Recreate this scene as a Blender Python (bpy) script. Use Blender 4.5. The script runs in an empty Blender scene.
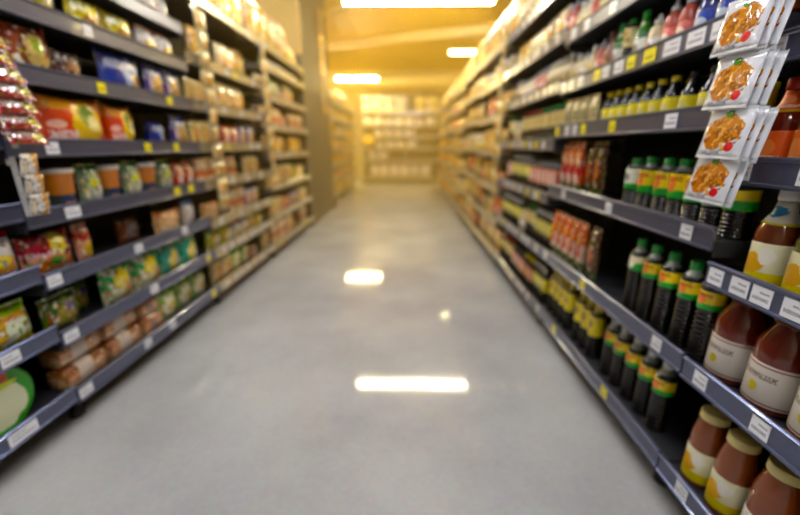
import bpy, bmesh, math, random
from mathutils import Vector, Matrix
rnd = random.Random(7)
SC = bpy.context.scene
COL = SC.collection
PI = math.pi

# ------------------------------------------------------------------ view
SC.view_settings.view_transform = 'Standard'
SC.view_settings.look = 'None'
SC.view_settings.gamma = 1.0
SC.view_settings.use_curve_mapping = False
SC.view_settings.exposure = 0.08

XR, XL, CAM_H = 0.90, -1.48, 1.23

# ------------------------------------------------------------------ materials
def srgb(c):
    return tuple(((v / 12.92) if v <= 0.04045 else ((v + 0.055) / 1.055) ** 2.4) for v in c)

def C255(r, g, b):
    return srgb((r / 255, g / 255, b / 255)) + (1.0,)

def new_mat(name):
    m = bpy.data.materials.new(name)
    m.use_nodes = True
    nt = m.node_tree
    return m, nt, nt.nodes['Principled BSDF']

MATS = {}
def plain(name, col, rough=0.4, metal=0.0, coat=0.0, jitter=0.0, bump=0.0, bscale=60):
    if name in MATS:
        return MATS[name]
    m, nt, b = new_mat(name)
    b.inputs['Base Color'].default_value = col
    b.inputs['Roughness'].default_value = rough
    b.inputs['Metallic'].default_value = metal
    if coat:
        b.inputs['Coat Weight'].default_value = coat
        b.inputs['Coat Roughness'].default_value = 0.08
    tc = nt.nodes.new('ShaderNodeTexCoord')
    n = nt.nodes.new('ShaderNodeTexNoise')
    n.inputs['Scale'].default_value = bscale
    nt.links.new(tc.outputs['Object'], n.inputs['Vector'])
    hs = nt.nodes.new('ShaderNodeHueSaturation')
    hs.inputs['Color'].default_value = col
    mr = nt.nodes.new('ShaderNodeMapRange')
    mr.inputs['To Min'].default_value = 0.88
    mr.inputs['To Max'].default_value = 1.12
    nt.links.new(n.outputs['Fac'], mr.inputs['Value'])
    if jitter:
        oi = nt.nodes.new('ShaderNodeObjectInfo')
        mj = nt.nodes.new('ShaderNodeMapRange')
        mj.inputs['To Min'].default_value = 1 - jitter
        mj.inputs['To Max'].default_value = 1 + jitter
        nt.links.new(oi.outputs['Random'], mj.inputs['Value'])
        mu = nt.nodes.new('ShaderNodeMath'); mu.operation = 'MULTIPLY'
        nt.links.new(mj.outputs[0], mu.inputs[0]); nt.links.new(mr.outputs[0], mu.inputs[1])
        nt.links.new(mu.outputs[0], hs.inputs['Value'])
    else:
        nt.links.new(mr.outputs[0], hs.inputs['Value'])
    nt.links.new(hs.outputs[0], b.inputs['Base Color'])
    if bump:
        bp = nt.nodes.new('ShaderNodeBump')
        bp.inputs['Strength'].default_value = bump
        bp.inputs['Distance'].default_value = 0.004
        nt.links.new(n.outputs['Fac'], bp.inputs['Height'])
        nt.links.new(bp.outputs[0], b.inputs['Normal'])
    MATS[name] = m
    return m

def printed(name, base, shapes=(), rough=0.28, wob=0.25, bump=0.35, jitter=0.12, coat=0.3, wscale=9):
    """Printed film or paper: ellipses ('e', cy, cz, ry, rz, colour) and bands ('b', z0, z1, colour), ('v', y0, y1, colour), over a base colour."""
    if name in MATS:
        return MATS[name]
    m, nt, b = new_mat(name)
    N, L = nt.nodes, nt.links
    tc = N.new('ShaderNodeTexCoord')
    noi = N.new('ShaderNodeTexNoise'); noi.inputs['Scale'].default_value = wscale
    oi = N.new('ShaderNodeObjectInfo')
    L.new(tc.outputs['Generated'], noi.inputs['Vector'])
    off = N.new('ShaderNodeVectorMath'); off.operation = 'MULTIPLY_ADD'
    off.inputs[1].default_value = (wob, wob, wob)
    off.inputs[2].default_value = (-wob / 2,) * 3
    L.new(noi.outputs['Color'], off.inputs[0])
    sep = N.new('ShaderNodeSeparateXYZ'); L.new(tc.outputs['Generated'], sep.inputs[0])
    cur = None
    if bump >= .3 and name not in ('fried_snack_print', 'orange_noodle_film', 'blue_biscuit_film'):      # busy small print and picture pieces of the film
        hsh = sum(ord(c) for c in name)
        shapes = list(shapes) + [('m', .5, .5, .75, .75, C255(236, 226, 206), 5 + hsh % 3, .64), ('m', .5, .45, .75, .6, tuple(c * .35 for c in base[:3]) + (1,), 6 + hsh % 2, .62), ('m', .5, .5, .6, .6, [C255(226, 190, 50), C255(200, 60, 36), C255(90, 140, 50)][hsh % 3], 9, .66)]
    def mix(fac, col):
        nonlocal cur
        mx = N.new('ShaderNodeMix'); mx.data_type = 'RGBA'
        L.new(fac, mx.inputs[0])
        if cur is None: mx.inputs[6].default_value = base
        else: L.new(cur, mx.inputs[6])
        if isinstance(col, tuple): mx.inputs[7].default_value = col
        else: L.new(col, mx.inputs[7])
        cur = mx.outputs[2]
    for s in shapes:
        if s[0] == 'e':
            _, cy, cz, ry, rz, col = s
            v = N.new('ShaderNodeVectorMath'); v.operation = 'MULTIPLY_ADD'
            v.inputs[1].default_value = (0, 1 / ry, 1 / rz)
            v.inputs[2].default_value = (0, -cy / ry, -cz / rz)
            L.new(tc.outputs['Generated'], v.inputs[0])
            a = N.new('ShaderNodeVectorMath'); a.operation = 'ADD'
            L.new(v.outputs[0], a.inputs[0])
            sc = N.new('ShaderNodeVectorMath'); sc.operation = 'SCALE'; sc.inputs['Scale'].default_value = 2.5
            L.new(off.outputs[0], sc.inputs[0]); L.new(sc.outputs[0], a.inputs[1])
            l = N.new('ShaderNodeVectorMath'); l.operation = 'LENGTH'; L.new(a.outputs[0], l.inputs[0])
            lt = N.new('ShaderNodeMath'); lt.operation = 'LESS_THAN'; lt.inputs[1].default_value = 1.0
            L.new(l.outputs['Value'], lt.inputs[0])
            mix(lt.outputs[0], col)
        elif s[0] == 'm':      # mottled pieces inside an ellipse
            _, cy, cz, ry, rz, col, fr, thr = s
            v = N.new('ShaderNodeVectorMath'); v.operation = 'MULTIPLY_ADD'
            v.inputs[1].default_value = (0, 1 / ry, 1 / rz); v.inputs[2].default_value = (0, -cy / ry, -cz / rz)
            L.new(tc.outputs['Generated'], v.inputs[0])
            l = N.new('ShaderNodeVectorMath'); l.operation = 'LENGTH'; L.new(v.outputs[0], l.inputs[0])
            lt = N.new('ShaderNodeMath'); lt.operation = 'LESS_THAN'; lt.inputs[1].default_value = 1.0
            L.new(l.outputs['Value'], lt.inputs[0])
            n2 = N.new('ShaderNodeTexNoise'); n2.inputs['Scale'].default_value = fr; n2.inputs['Detail'].default_value = 1
            shf = N.new('ShaderNodeVectorMath'); shf.operation = 'ADD'; shf.inputs[1].default_value = (fr * 1.7, fr * thr * 3.1, fr * 2.3)
            L.new(tc.outputs['Generated'], shf.inputs[0]); L.new(shf.outputs[0], n2.inputs['Vector'])
            g = N.new('ShaderNodeMath'); g.operation = 'GREATER_THAN'; g.inputs[1].default_value = thr
            L.new(n2.outputs['Fac'], g.inputs[0])
            mu = N.new('ShaderNodeMath'); mu.operation = 'MULTIPLY'
            L.new(lt.outputs[0], mu.inputs[0]); L.new(g.outputs[0], mu.inputs[1])
            mix(mu.outputs[0], col)
        elif s[0] in 'bv':
            _, z0, z1, col = s
            c = N.new('ShaderNodeMath'); c.operation = 'COMPARE'
            c.inputs[1].default_value = (z0 + z1) / 2; c.inputs[2].default_value = (z1 - z0) / 2
            L.new(sep.outputs['Z' if s[0] == 'b' else 'Y'], c.inputs[0])
            mix(c.outputs[0], col)
        elif s[0] == 't':      # broken dashes like small print inside a band
            _, z0, z1, y0, y1, col = s
            c = N.new('ShaderNodeMath'); c.operation = 'COMPARE'
            c.inputs[1].default_value = (z0 + z1) / 2; c.inputs[2].default_value = (z1 - z0) / 2
            L.new(sep.outputs['Z'], c.inputs[0])
            c2 = N.new('ShaderNodeMath'); c2.operation = 'COMPARE'
            c2.inputs[1].default_value = (y0 + y1) / 2; c2.inputs[2].default_value = (y1 - y0) / 2
            L.new(sep.outputs['Y'], c2.inputs[0])
            mu = N.new('ShaderNodeMath'); mu.operation = 'MULTIPLY'
            L.new(c.outputs[0], mu.inputs[0]); L.new(c2.outputs[0], mu.inputs[1])
            mp = N.new('ShaderNodeVectorMath'); mp.operation = 'MULTIPLY'; mp.inputs[1].default_value = (0, 46, 8)
            L.new(tc.outputs['Generated'], mp.inputs[0])
            n2 = N.new('ShaderNodeTexNoise'); n2.inputs['Scale'].default_value = 1.3
            L.new(mp.outputs[0], n2.inputs['Vector'])
            g = N.new('ShaderNodeMath'); g.operation = 'GREATER_THAN'; g.inputs[1].default_value = 0.47
            L.new(n2.outputs['Fac'], g.inputs[0])
            mu2 = N.new('ShaderNodeMath'); mu2.operation = 'MULTIPLY'
            L.new(mu.outputs[0], mu2.inputs[0]); L.new(g.outputs[0], mu2.inputs[1])
            mix(mu2.outputs[0], col)
    hs = N.new('ShaderNodeHueSaturation')
    if cur is None: hs.inputs['Color'].default_value = base
    else: L.new(cur, hs.inputs['Color'])
    mj = N.new('ShaderNodeMapRange')
    mj.inputs['To Min'].default_value = 1 - jitter; mj.inputs['To Max'].default_value = 1 + jitter
    hs.inputs['Saturation'].default_value = 1.18
    L.new(oi.outputs['Random'], mj.inputs['Value']); L.new(mj.outputs[0], hs.inputs['Value'])
    L.new(hs.outputs[0], b.inputs['Base Color'])
    b.inputs['Roughness'].default_value = rough
    b.inputs['Coat Weight'].default_value = coat if bump < .2 else 1.0
    b.inputs['Coat Roughness'].default_value = 0.10
    if bump:
        n3 = N.new('ShaderNodeTexNoise'); n3.inputs['Scale'].default_value = 30
        L.new(tc.outputs['Object'], n3.inputs['Vector'])
        bp = N.new('ShaderNodeBump'); bp.inputs['Strength'].default_value = bump; bp.inputs['Distance'].default_value = 0.013
        L.new(n3.outputs['Fac'], bp.inputs['Height']); L.new(bp.outputs[0], b.inputs['Normal'])
    MATS[name] = m
    return m

# ------------------------------------------------------------------ mesh building
class MB:
    def __init__(s):
        s.v, s.f, s.mi, s.mats, s.sm = [], [], [], [], []
    def mat(s, m):
        if m not in s.mats: s.mats.append(m)
        return s.mats.index(m)
    def add(s, verts, faces, m, smooth=True):
        b = len(s.v); k = s.mat(m)
        s.v += [tuple(p) for p in verts]
        for f in faces:
            s.f.append(tuple(b + i for i in f)); s.mi.append(k); s.sm.append(smooth)
    def box(s, x0, x1, y0, y1, z0, z1, m, ch=0.0):
        x0, x1 = min(x0, x1), max(x0, x1); y0, y1 = min(y0, y1), max(y0, y1); z0, z1 = min(z0, z1), max(z0, z1)
        if not ch:
            vs = [(x, y, z) for x in (x0, x1) for y in (y0, y1) for z in (z0, z1)]
            fs = [(0, 1, 3, 2), (4, 6, 7, 5), (0, 4, 5, 1), (2, 3, 7, 6), (0, 2, 6, 4), (1, 5, 7, 3)]
            s.add(vs, fs, m, False)
        else:
            bm = bmesh.new()
            bmesh.ops.create_cube(bm, size=1)
            for v in bm.verts:
                v.co = Vector(((x0 + x1) / 2 + v.co.x * (x1 - x0), (y0 + y1) / 2 + v.co.y * (y1 - y0), (z0 + z1) / 2 + v.co.z * (z1 - z0)))
            bmesh.ops.bevel(bm, geom=bm.edges[:], offset=ch, segments=2, affect='EDGES', profile=0.6)
            bm.verts.ensure_lookup_table()
            s.add([v.co[:] for v in bm.verts], [[v.index for v in f.verts] for f in bm.faces], m, False)
            bm.free()
    def lathe(s, prof, m, n=20, cx=0, cy=0, z=0, cap0=True, cap1=True):
        vs = []
        for r, h in prof:
            for k in range(n):
                a = 2 * PI * k / n
                vs.append((cx + r * math.cos(a), cy + r * math.sin(a), z + h))
        fs = []
        for i in range(len(prof) - 1):
            for k in range(n):
                k2 = (k + 1) % n
                fs.append((i * n + k, i * n + k2, (i + 1) * n + k2, (i + 1) * n + k))
        s.add(vs, fs, m, True)
        caps = []
        if cap0: caps.append(tuple(range(n - 1, -1, -1)))
        if cap1: caps.append(tuple((len(prof) - 1) * n + k for k in range(n)))
        b = len(s.v) - len(vs); kk = s.mat(m)
        for c in caps:
            s.f.append(tuple(b + i for i in c)); s.mi.append(kk); s.sm.append(False)
    def extrude(s, prof, y0, y1, m, xf=0, sgn=1, zc=0):
        """prof: (out, z) closed polygon; out points to the aisle."""
        n = len(prof); vs = []
        for y in (y0, y1):
            for o, z in prof: vs.append((xf - sgn * o, y, zc + z))
        fs = [(i, (i + 1) % n, n + (i + 1) % n, n + i) for i in range(n)]
        fs += [tuple(range(n)), tuple(range(2 * n - 1, n - 1, -1))]
        s.add(vs, fs, m, False)
    def mesh(s, name):
        me = bpy.data.meshes.new(name)
        me.from_pydata(s.v, [], s.f)
        for m in s.mats: me.materials.append(m)
        me.polygons.foreach_set('material_index', s.mi)
        me.polygons.foreach_set('use_smooth', s.sm)
        bm = bmesh.new(); bm.from_mesh(me)
        bmesh.ops.recalc_face_normals(bm, faces=bm.faces[:])
        bm.to_mesh(me); bm.free()
        me.update()
        return me

def link(name, me, parent=None, loc=None, rot=None):
    o = bpy.data.objects.new(name, me)
    COL.objects.link(o)
    if parent: o.parent = parent
    if loc: o.location = loc
    if rot: o.rotation_euler = rot
    return o

def tag(o, label, cat, group=None, kind=None):
    o['label'] = label; o['category'] = cat
    if group: o['group'] = group
    if kind: o['kind'] = kind
    return o

def struct(name, mb, label=None):
    o = link(name, mb.mesh(name)); o['kind'] = 'structure'
    if label: o['label'] = label
    return o

# ------------------------------------------------------------------ shape generators (w along Y, d along X, origin at base centre)
def pillow(mb, w, d, h, m, seal=0.012, nu=16, nv=14, seed=0, wr=0.05, puff=2.6, upright=True, seal_m=None):
    """Filled film bag with crimped, zigzag end seals. upright: seals at top and bottom; else at the two Y ends."""
    r = random.Random(seed)
    ph = [r.uniform(0, 6.28) for _ in range(6)]
    A, B = (w, h) if upright else (h, w)        # A across, B between the seals
    for side in (-1, 1):
        pass
    grid = {}
    vs = []
    for sd in (-1, 1):
        for j in range(nv + 1):
            for i in range(nu + 1):
                u = i / nu * 2 - 1; v = j / nv * 2 - 1
                bulge = max(0.0, (1 - abs(u) ** puff)) ** 0.55 * max(0.0, (1 - abs(v) ** puff)) ** 0.6
                wr_ = 1 + wr * (math.sin(7 * u + ph[0] + 3 * v) + math.sin(11 * v + ph[1] - 4 * u) + 0.7 * math.sin(17 * u * v + ph[2]))
                x = sd * (d / 2) * bulge * wr_ + sd * 0.0008
                aa = u * A / 2 * (1 - 0.05 * (1 - abs(v) ** 3) * (1 if d > 0.03 else 0))
                bb = v * (B / 2 - seal)
                vs.append((x, aa, bb))
    n1 = (nu + 1) * (nv + 1)
    fs = []
    for sd in range(2):
        for j in range(nv):
            for i in range(nu):
                a = sd * n1 + j * (nu + 1) + i
                q = (a, a + 1, a + nu + 2, a + nu + 1)
                fs.append(q if sd else q[::-1])
    def rim(j0, i0, j1, i1):
        a = j0 * (nu + 1) + i0; b = j1 * (nu + 1) + i1
        fs.append((a, b, n1 + b, n1 + a))
    for i in range(nu):
        rim(0, i, 0, i + 1); rim(nv, i, nv, i + 1)
    for j in range(nv):
        rim(j, 0, j + 1, 0); rim(j, nu, j + 1, nu)
    def T(p):
        x, a, b = p
        return (x, a, b + h / 2) if upright else (x, b, a + h / 2)
    mb.add([T(p) for p in vs], fs, m, True)
    if seal:
        for e in (-1, 1):
            k = nu * 2; sv = []; sf = []
            for t in (-0.0009, 0.0009):
                for i in range(k + 1):
                    u = i / k * 2 - 1
                    sv.append((t, u * A / 2, e * (B / 2 - seal - 0.001)))
                    sv.append((t, u * A / 2, e * (B / 2 - (0.003 if i % 2 else 0))))
            nn = 2 * (k + 1)
            for t in range(2):
                for i in range(k):
                    a = t * nn + 2 * i
                    sf.append((a, a + 1, a + 3, a + 2))
            for i in range(k):
                a = 2 * i; sf.append((a + 1, a + 3, nn + a + 3, nn + a + 1)); sf.append((a, a + 2, nn + a + 2, nn + a))
            sf.append((0, 1, nn + 1, nn)); sf.append((2 * k, 2 * k + 1, nn + 2 * k + 1, nn + 2 * k))
            mb.add([T(p) for p in sv], sf, seal_m or m, False)

def ribbed(r, z0, z1, n, amp):
    out = []
    for i in range(n * 4 + 1):
        t = i / (n * 4)
        out.append((r + amp * math.cos(2 * PI * n * t), z0 + (z1 - z0) * t))
    return out

# product kinds: each returns list of (part name, MB) ; seg = lathe segments
def k_soy(r, h, body, cap, label, top=None, seg=22, lab=(0.52, 0.70), ribs=9):
    b = MB()
    prof = [(r * .80, 0), (r * .97, h * .012)] + ribbed(r * .96, h * .03, h * lab[0] - .004, ribs, r * .06)
    prof += [(r * .96, h * lab[0]), (r * .96, h * lab[1]), (r * .99, h * (lab[1] + .01)), (r * .93, h * (lab[1] + .06)), (r * .70, h * .83), (r * .42, h * .885), (r * .36, h * .91), (r * .36, h * .925)]
    b.lathe(prof, body, seg)
    l = MB(); l.lathe([(r * 1.0, h * lab[0]), (r * 1.01, h * (lab[0] + .01)), (r * 1.01, h * (lab[1] - .01)), (r * 1.0, h * lab[1])], label, seg)
    c = MB(); c.lathe([(r * .50, h * .895), (r * .54, h * .905), (r * .52, h * .985), (r * .46, h)], cap, seg)
    parts = [('body', b), ('label', l), ('cap', c)]
    if top:
        t = MB(); t.lathe([(r * .965, h * (lab[1] + .045)), (r * .74, h * .83), (r * .47, h * .885), (r * .44, h * .90)], top, seg, cap0=False, cap1=False)
        t.lathe([(r * .94, h * (lab[1] + .045)), (r * .72, h * .83)], top, seg, cap0=False, cap1=False)
        parts.append(('shoulder', t))
    return parts

def k_jar(r, h, body, lid, label, seg=24, lab=(.10, .52), lidh=.13, neck=.80):
    b = MB(); b.lathe([(r * .86, 0), (r * .98, h * .02), (r, h * .06), (r, h * .60), (r * .97, h * .70), (r * (neck + .06), h * (1 - lidh - .04)), (r * neck, h * (1 - lidh)), (r * neck, h * (1 - lidh / 2))], body, seg)
    l = MB(); l.lathe([(r * 1.005, h * lab[0]), (r * 1.015, h * (lab[0] + .01)), (r * 1.015, h * (lab[1] - .01)), (r * 1.005, h * lab[1])], label, seg)
    rr = r * (neck + .08)
    c = MB(); pr = [(rr * .99, h * (1 - lidh)), (rr * 1.02, h * (1 - lidh * .92)), (rr, h * (1 - lidh * .8)), (rr, h * (1 - lidh * .12)), (rr * .96, h * (1 - lidh * .01)), (rr * .88, h), (rr * .86, h * .992)]
    c.lathe(pr, lid, seg)
    return [('body', b), ('label', l), ('lid', c)]

def k_sauce(r, h, body, cap, label, neck=None, seg=22, lab=(.08, .50)):
    b = MB(); b.lathe([(r * .85, 0), (r, h * .02), (r, h * .50), (r * .98, h * .56), (r * .80, h * .66), (r * .50, h * .76), (r * .40, h * .83), (r * .38, h * .90)], body, seg)
    l = MB(); l.lathe([(r * 1.005, h * lab[0]), (r * 1.02, h * (lab[0] + .01)), (r * 1.02, h * (lab[1] - .01)), (r * 1.005, h * lab[1])], label, seg)
    c = MB(); c.lathe([(r * .44, h * .875), (r * .48, h * .885), (r * .47, h * .985), (r * .40, h)], cap, seg)
    out = [('body', b), ('label', l), ('cap', c)]
    if neck:
        t = MB(); t.lathe([(r * .87, h * .645), (r * .55, h * .755), (r * .45, h * .83), (r * .42, h * .87)], neck, seg)
        out.append(('neck_label', t))
    return out

def k_squeeze(r, h, body, cap, label, seg=22):
    b = MB(); b.lathe([(r * .78, 0), (r * .95, h * .02), (r, h * .12), (r * .92, h * .35), (r * .97, h * .55), (r * .85, h * .70), (r * .45, h * .78), (r * .42, h * .80)], body, seg)
    l = MB(); l.lathe([(r * 1.0, h * .14), (r * .955, h * .35), (r * .985, h * .5)], label, seg)
    c = MB(); c.lathe([(r * .52, h * .79), (r * .52, h * .86), (r * .30, h * .89), (r * .16, h * .98), (r * .10, h)], cap, seg)
    return [('body', b), ('label', l), ('cap', c)]

def k_bag(w, d, h, m, seed=0, upright=True, seal_m=None, seal=.012):
    b = MB(); pillow(b, w, d, h, m, seed=seed, upright=upright, seal_m=seal_m, seal=seal)
    return [('bag', b)]

def k_carton(w, d, h, m, flap=None):
    b = MB(); b.box(-d / 2, d / 2, -w / 2, w / 2, 0, h, m, ch=min(w, d, h) * .03)
    # tuck flap line and side seam as thin raised board
    t = MB(); t.box(-d * .47, d * .47, -w * .47, w * .47, h, h + .0012, flap or m)
    t.box(-d * .47, -d * .30, -w * .40, w * .40, h + .0012, h + .002, flap or m)
    return [('carton', b), ('flap', t)]

def k_bowl(r, h, body, lid, seg=24):
    b = MB(); b.lathe([(r * .66, 0), (r * .70, h * .03), (r * .72, h * .1), (r * .93, h * .84), (r * .97, h * .86), (r * .97, h * .93)], body, seg)
    c = MB(); c.lathe([(r, h * .90), (r * 1.03, h * .92), (r * 1.03, h * .97), (r * .97, h), (r * .94, h * .985)], lid, seg)
    return [('cup', b), ('lid', c)]

def k_standcup(r, h, body, lid, seg=24):     # round tub seen face-on: disc lid faces the aisle, propped on its rim
    b = MB()
    vs_mb = MB(); vs_mb.lathe([(r * .80, -h), (r * .84, -h * .9), (r * .97, -h * .12), (r, -h * .08), (r, 0)], body, seg)
    l = MB(); l.lathe([(r * 1.03, 0), (r * 1.04, h * .06), (r * .98, h * .12), (r * .94, h * .10)], lid, seg)
    out = []
    for nm, q in (('tub', vs_mb), ('lid', l)):
        q.v = [(p[2], p[1], p[0] + r * 1.04) for p in q.v]     # axis -> +X
        out.append((nm, q))
    return out

def k_loaf(w, d, h, film, crumb, seed=0):
    """Sliced loaf in a clear bag: bread body with a rounded crust, gathered film end with clip."""
    b = MB(); n = 10; r = random.Random(seed)
    sl = 9; vs = []; fs = []
    prof = []
    for k in range(16):
        a = 2 * PI * k / 16
        ca, sa = math.cos(a), math.sin(a)
        px = math.copysign(abs(ca) ** .55, ca) * d / 2
        pz = math.copysign(abs(sa) ** .55, sa) * h / 2 + h / 2
        prof.append((px, pz))
    rows = []
    for i in range(sl * 3 + 1):
        t = i / (sl * 3); s = 1.0 - (0.035 if i % 3 == 0 else 0) - (0.08 if i in (0, sl * 3) else 0)
        rows.append((-.46 * w + .92 * w * t, s))
    for y, s in rows:
        for px, pz in prof: vs.append((px * s, y, (pz - h / 2) * s + h / 2))
    m = 16
    for i in range(len(rows) - 1):
        for k in range(m): fs.append((i * m + k, i * m + (k + 1) % m, (i + 1) * m + (k + 1) % m, (i + 1) * m + k))
    fs.append(tuple(range(m))); fs.append(tuple((len(rows) - 1) * m + k for k in range(m)))
    b.add(vs, fs, crumb, True)
    g = MB()      # gathered film tail and printed band around the loaf
    tail = []
    for i, (y, s) in enumerate([(.455 * w, .93), (.47 * w, .5), (.485 * w, .16), (.50 * w, .13)]):
        for px, pz in prof: tail.append((px * s, y, (pz - h / 2) * s + h / 2))
    tf = []
    for i in range(3):
        for k in range(m): tf.append((i * m + k, i * m + (k + 1) % m, (i + 1) * m + (k + 1) % m, (i + 1) * m + k))
    g.add(tail, tf, film, True)
    for y0, y1 in ((-.22 * w, .12 * w),):
        bv = []
        for y in (y0, y1):
            for px, pz in prof: bv.append((px * 1.015, y, (pz - h / 2) * 1.015 + h / 2 + h * .007))
        g2 = MB(); g2.add(bv, [(k, (k + 1) % m, m + (k + 1) % m, m + k) for k in range(m)], film, True)
    return [('bread', b), ('wrapper_tail', g), ('wrapper_band', g2)]

# ------------------------------------------------------------------ product catalogue
W = C255(225, 225, 222); CREAM = C255(226, 214, 176); BLK = C255(14, 13, 14); YEL = C255(232, 214, 38); GRN = C255(20, 120, 52)
RED = C255(178, 24, 24); ORG = C255(226, 92, 22); BRN = C255(112, 58, 24); GOLD = C255(222, 168, 62); TAN = C255(196, 158, 112)
LB = C255(208, 205, 210); BLUE = C255(28, 62, 160); TEAL = C255(24, 150, 130); PINK = C255(214, 110, 110); LG = C255(130, 190, 60); OLV = C255(84, 94, 34)

liq_black = plain('black_liquid_bottle', C255(12, 10, 10), .12, coat=.6)
liq_brown = plain('brown_sauce_glass', C255(112, 48, 18), .15, coat=.7)
liq_tan = plain('tan_paste_glass', C255(134, 66, 20), .16, coat=.6)
liq_red = plain('red_brown_sauce_glass', C255(104, 28, 10), .14, coat=.7)
liq_olive = plain('olive_dressing_glass', C255(96, 104, 46), .15, coat=.7)
liq_orange = plain('orange_paste_glass', C255(206, 86, 20), .16, coat=.6)
liq_cream = plain('cream_sauce_bottle', C255(214, 196, 150), .22, coat=.4)
liq_amber = plain('amber_oil_bottle', C255(206, 150, 40), .16, coat=.6)
clear_grey = plain('clear_plastic_shoulder', C255(150, 158, 150), .10, coat=.8)
cap_green = plain('green_plastic_cap', C255(22, 164, 66), .3, coat=.4)
cap_yellow = plain('yellow_plastic_cap', C255(236, 214, 20), .35)
cap_white = plain('white_plastic_cap', C255(228, 228, 224), .35)
cap_red = plain('red_plastic_cap', C255(180, 30, 24), .35)
cap_cream = plain('cream_metal_lid', C255(226, 212, 140), .32)
cap_black = plain('black_plastic_cap', C255(20, 20, 22), .35)
cap_brown = plain('brown_plastic_cap', C255(96, 40, 20), .35)
cap_gold = plain('gold_metal_cap', C255(206, 160, 60), .3, metal=.5)
cap_silver = plain('clear_flip_cap', C255(196, 200, 204), .15, coat=.8)

L_soyY = printed('soy_label_yellow', C255(244, 216, 24), [('b', 0, .34, C255(44, 170, 60)), ('e', .5, .55, .22, .30, C255(236, 150, 110)), ('t', .70, .92, .1, .9, C255(180, 60, 30))], .35, .1, .05)
L_soyG = printed('soy_label_green', C255(60, 160, 70), [('b', .55, 1, C255(232, 222, 190)), ('e', .5, .5, .28, .34, C255(236, 232, 210))], .35, .1, .05)
L_soyW = printed('soy_label_white', C255(225, 225, 215), [('b', 0, .3, C255(50, 150, 60)), ('e', .5, .6, .2, .2, C255(120, 120, 120))], .35, .1, .05)
L_yel = printed('bright_yellow_label', C255(230, 214, 30), [('e', .5, .5, .30, .32, C255(216, 206, 150)), ('t', .30, .44, .1, .9, C255(70, 90, 40)), ('b', .0, .08, C255(190, 190, 60))], .35, .1, .05)
L_yelpink = printed('yellow_and_pink_label', C255(236, 216, 36), [('e', .5, .62, .22, .34, C255(206, 160, 140)), ('e', .5, .60, .26, .2, C255(150, 120, 90))], .35, .15, .05)
L_orange = printed('orange_label_white_fish', C255(224, 92, 34), [('e', .5, .56, .30, .24, C255(236, 150, 110)), ('t', .2, .34, .1, .9, C255(240, 220, 200)), ('b', .0, .12, C255(226, 190, 60))], .35, .1, .05)
L_whiteYel = printed('white_label_yellow_fruit', C255(226, 224, 210), [('e', .5, .36, .28, .26, C255(226, 196, 50)), ('t', .68, .84, .1, .9, C255(120, 100, 70)), ('b', .94, 1, C255(214, 200, 50))], .35, .15, .05)
L_yelfruit = printed('pale_yellow_label_with_picture', C255(224, 220, 190), [('b', 0, .30, C255(222, 204, 70)), ('e', .55, .50, .30, .26, C255(226, 170, 40)), ('e', .25, .7, .16, .2, C255(230, 226, 214))], .35, .2, .05)
L_white = printed('white_label_small_yellow_mark', C255(214, 208, 200), [('e', .5, .40, .10, .12, C255(206, 190, 40)), ('t', .62, .76, .15, .85, C255(130, 110, 100)), ('b', .05, .08, C255(150, 60, 40)), ('b', .92, .95, C255(150, 60, 40))], .35, .05, .03)
L_whiteblue = printed('white_neck_label_blue_star', C255(226, 224, 216), [('e', .5, .55, .26, .24, C255(70, 150, 200)), ('b', 0, .10, C255(220, 206, 40))], .35, .2, .05)
L_whitered = printed('white_label_red_pepper', C255(224, 222, 214), [('e', .5, .6, .16, .18, C255(200, 40, 30)), ('b', 0, .2, C255(226, 120, 40))], .35, .1, .05)
L_cream = printed('cream_paper_label', C255(220, 206, 156), [('t', .25, .5, .1, .9, C255(120, 70, 40)), ('e', .5, .7, .25, .2, C255(190, 150, 70))], .4, .1, .05)
L_red = printed('red_paper_label', C255(176, 34, 28), [('e', .5, .5, .28, .28, C255(224, 200, 150))], .4, .1, .05)
L_green = printed('green_paper_label', C255(70, 160, 60), [('e', .5, .5, .3, .22, C255(220, 220, 190))], .4, .1, .05)
L_pink = printed('pink_paper_label', C255(206, 120, 112), [('e', .5, .5, .3, .26, C255(232, 210, 190))], .4, .1, .05)
L_blue = printed('blue_paper_label', C255(60, 80, 170), [('e', .5, .55, .34, .22, C255(200, 214, 230)), ('e', .5, .25, .2, .12, C255(220, 130, 40))], .4, .1, .05)
L_brown = printed('brown_paper_label', C255(130, 78, 52), [('e', .5, .5, .3, .26, C255(206, 170, 130))], .4, .1, .05)

film_clear = plain('clear_film', C255(206, 190, 176), .15, coat=.8, bump=.4, bscale=30)
crumb = printed('sliced_bread_crust', C255(176, 116, 82), [('b', .78, 1, C255(140, 76, 44)), ('e', .5, .4, .6, .3, C255(206, 160, 128))], .35, .3, .3, coat=.6)

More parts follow.
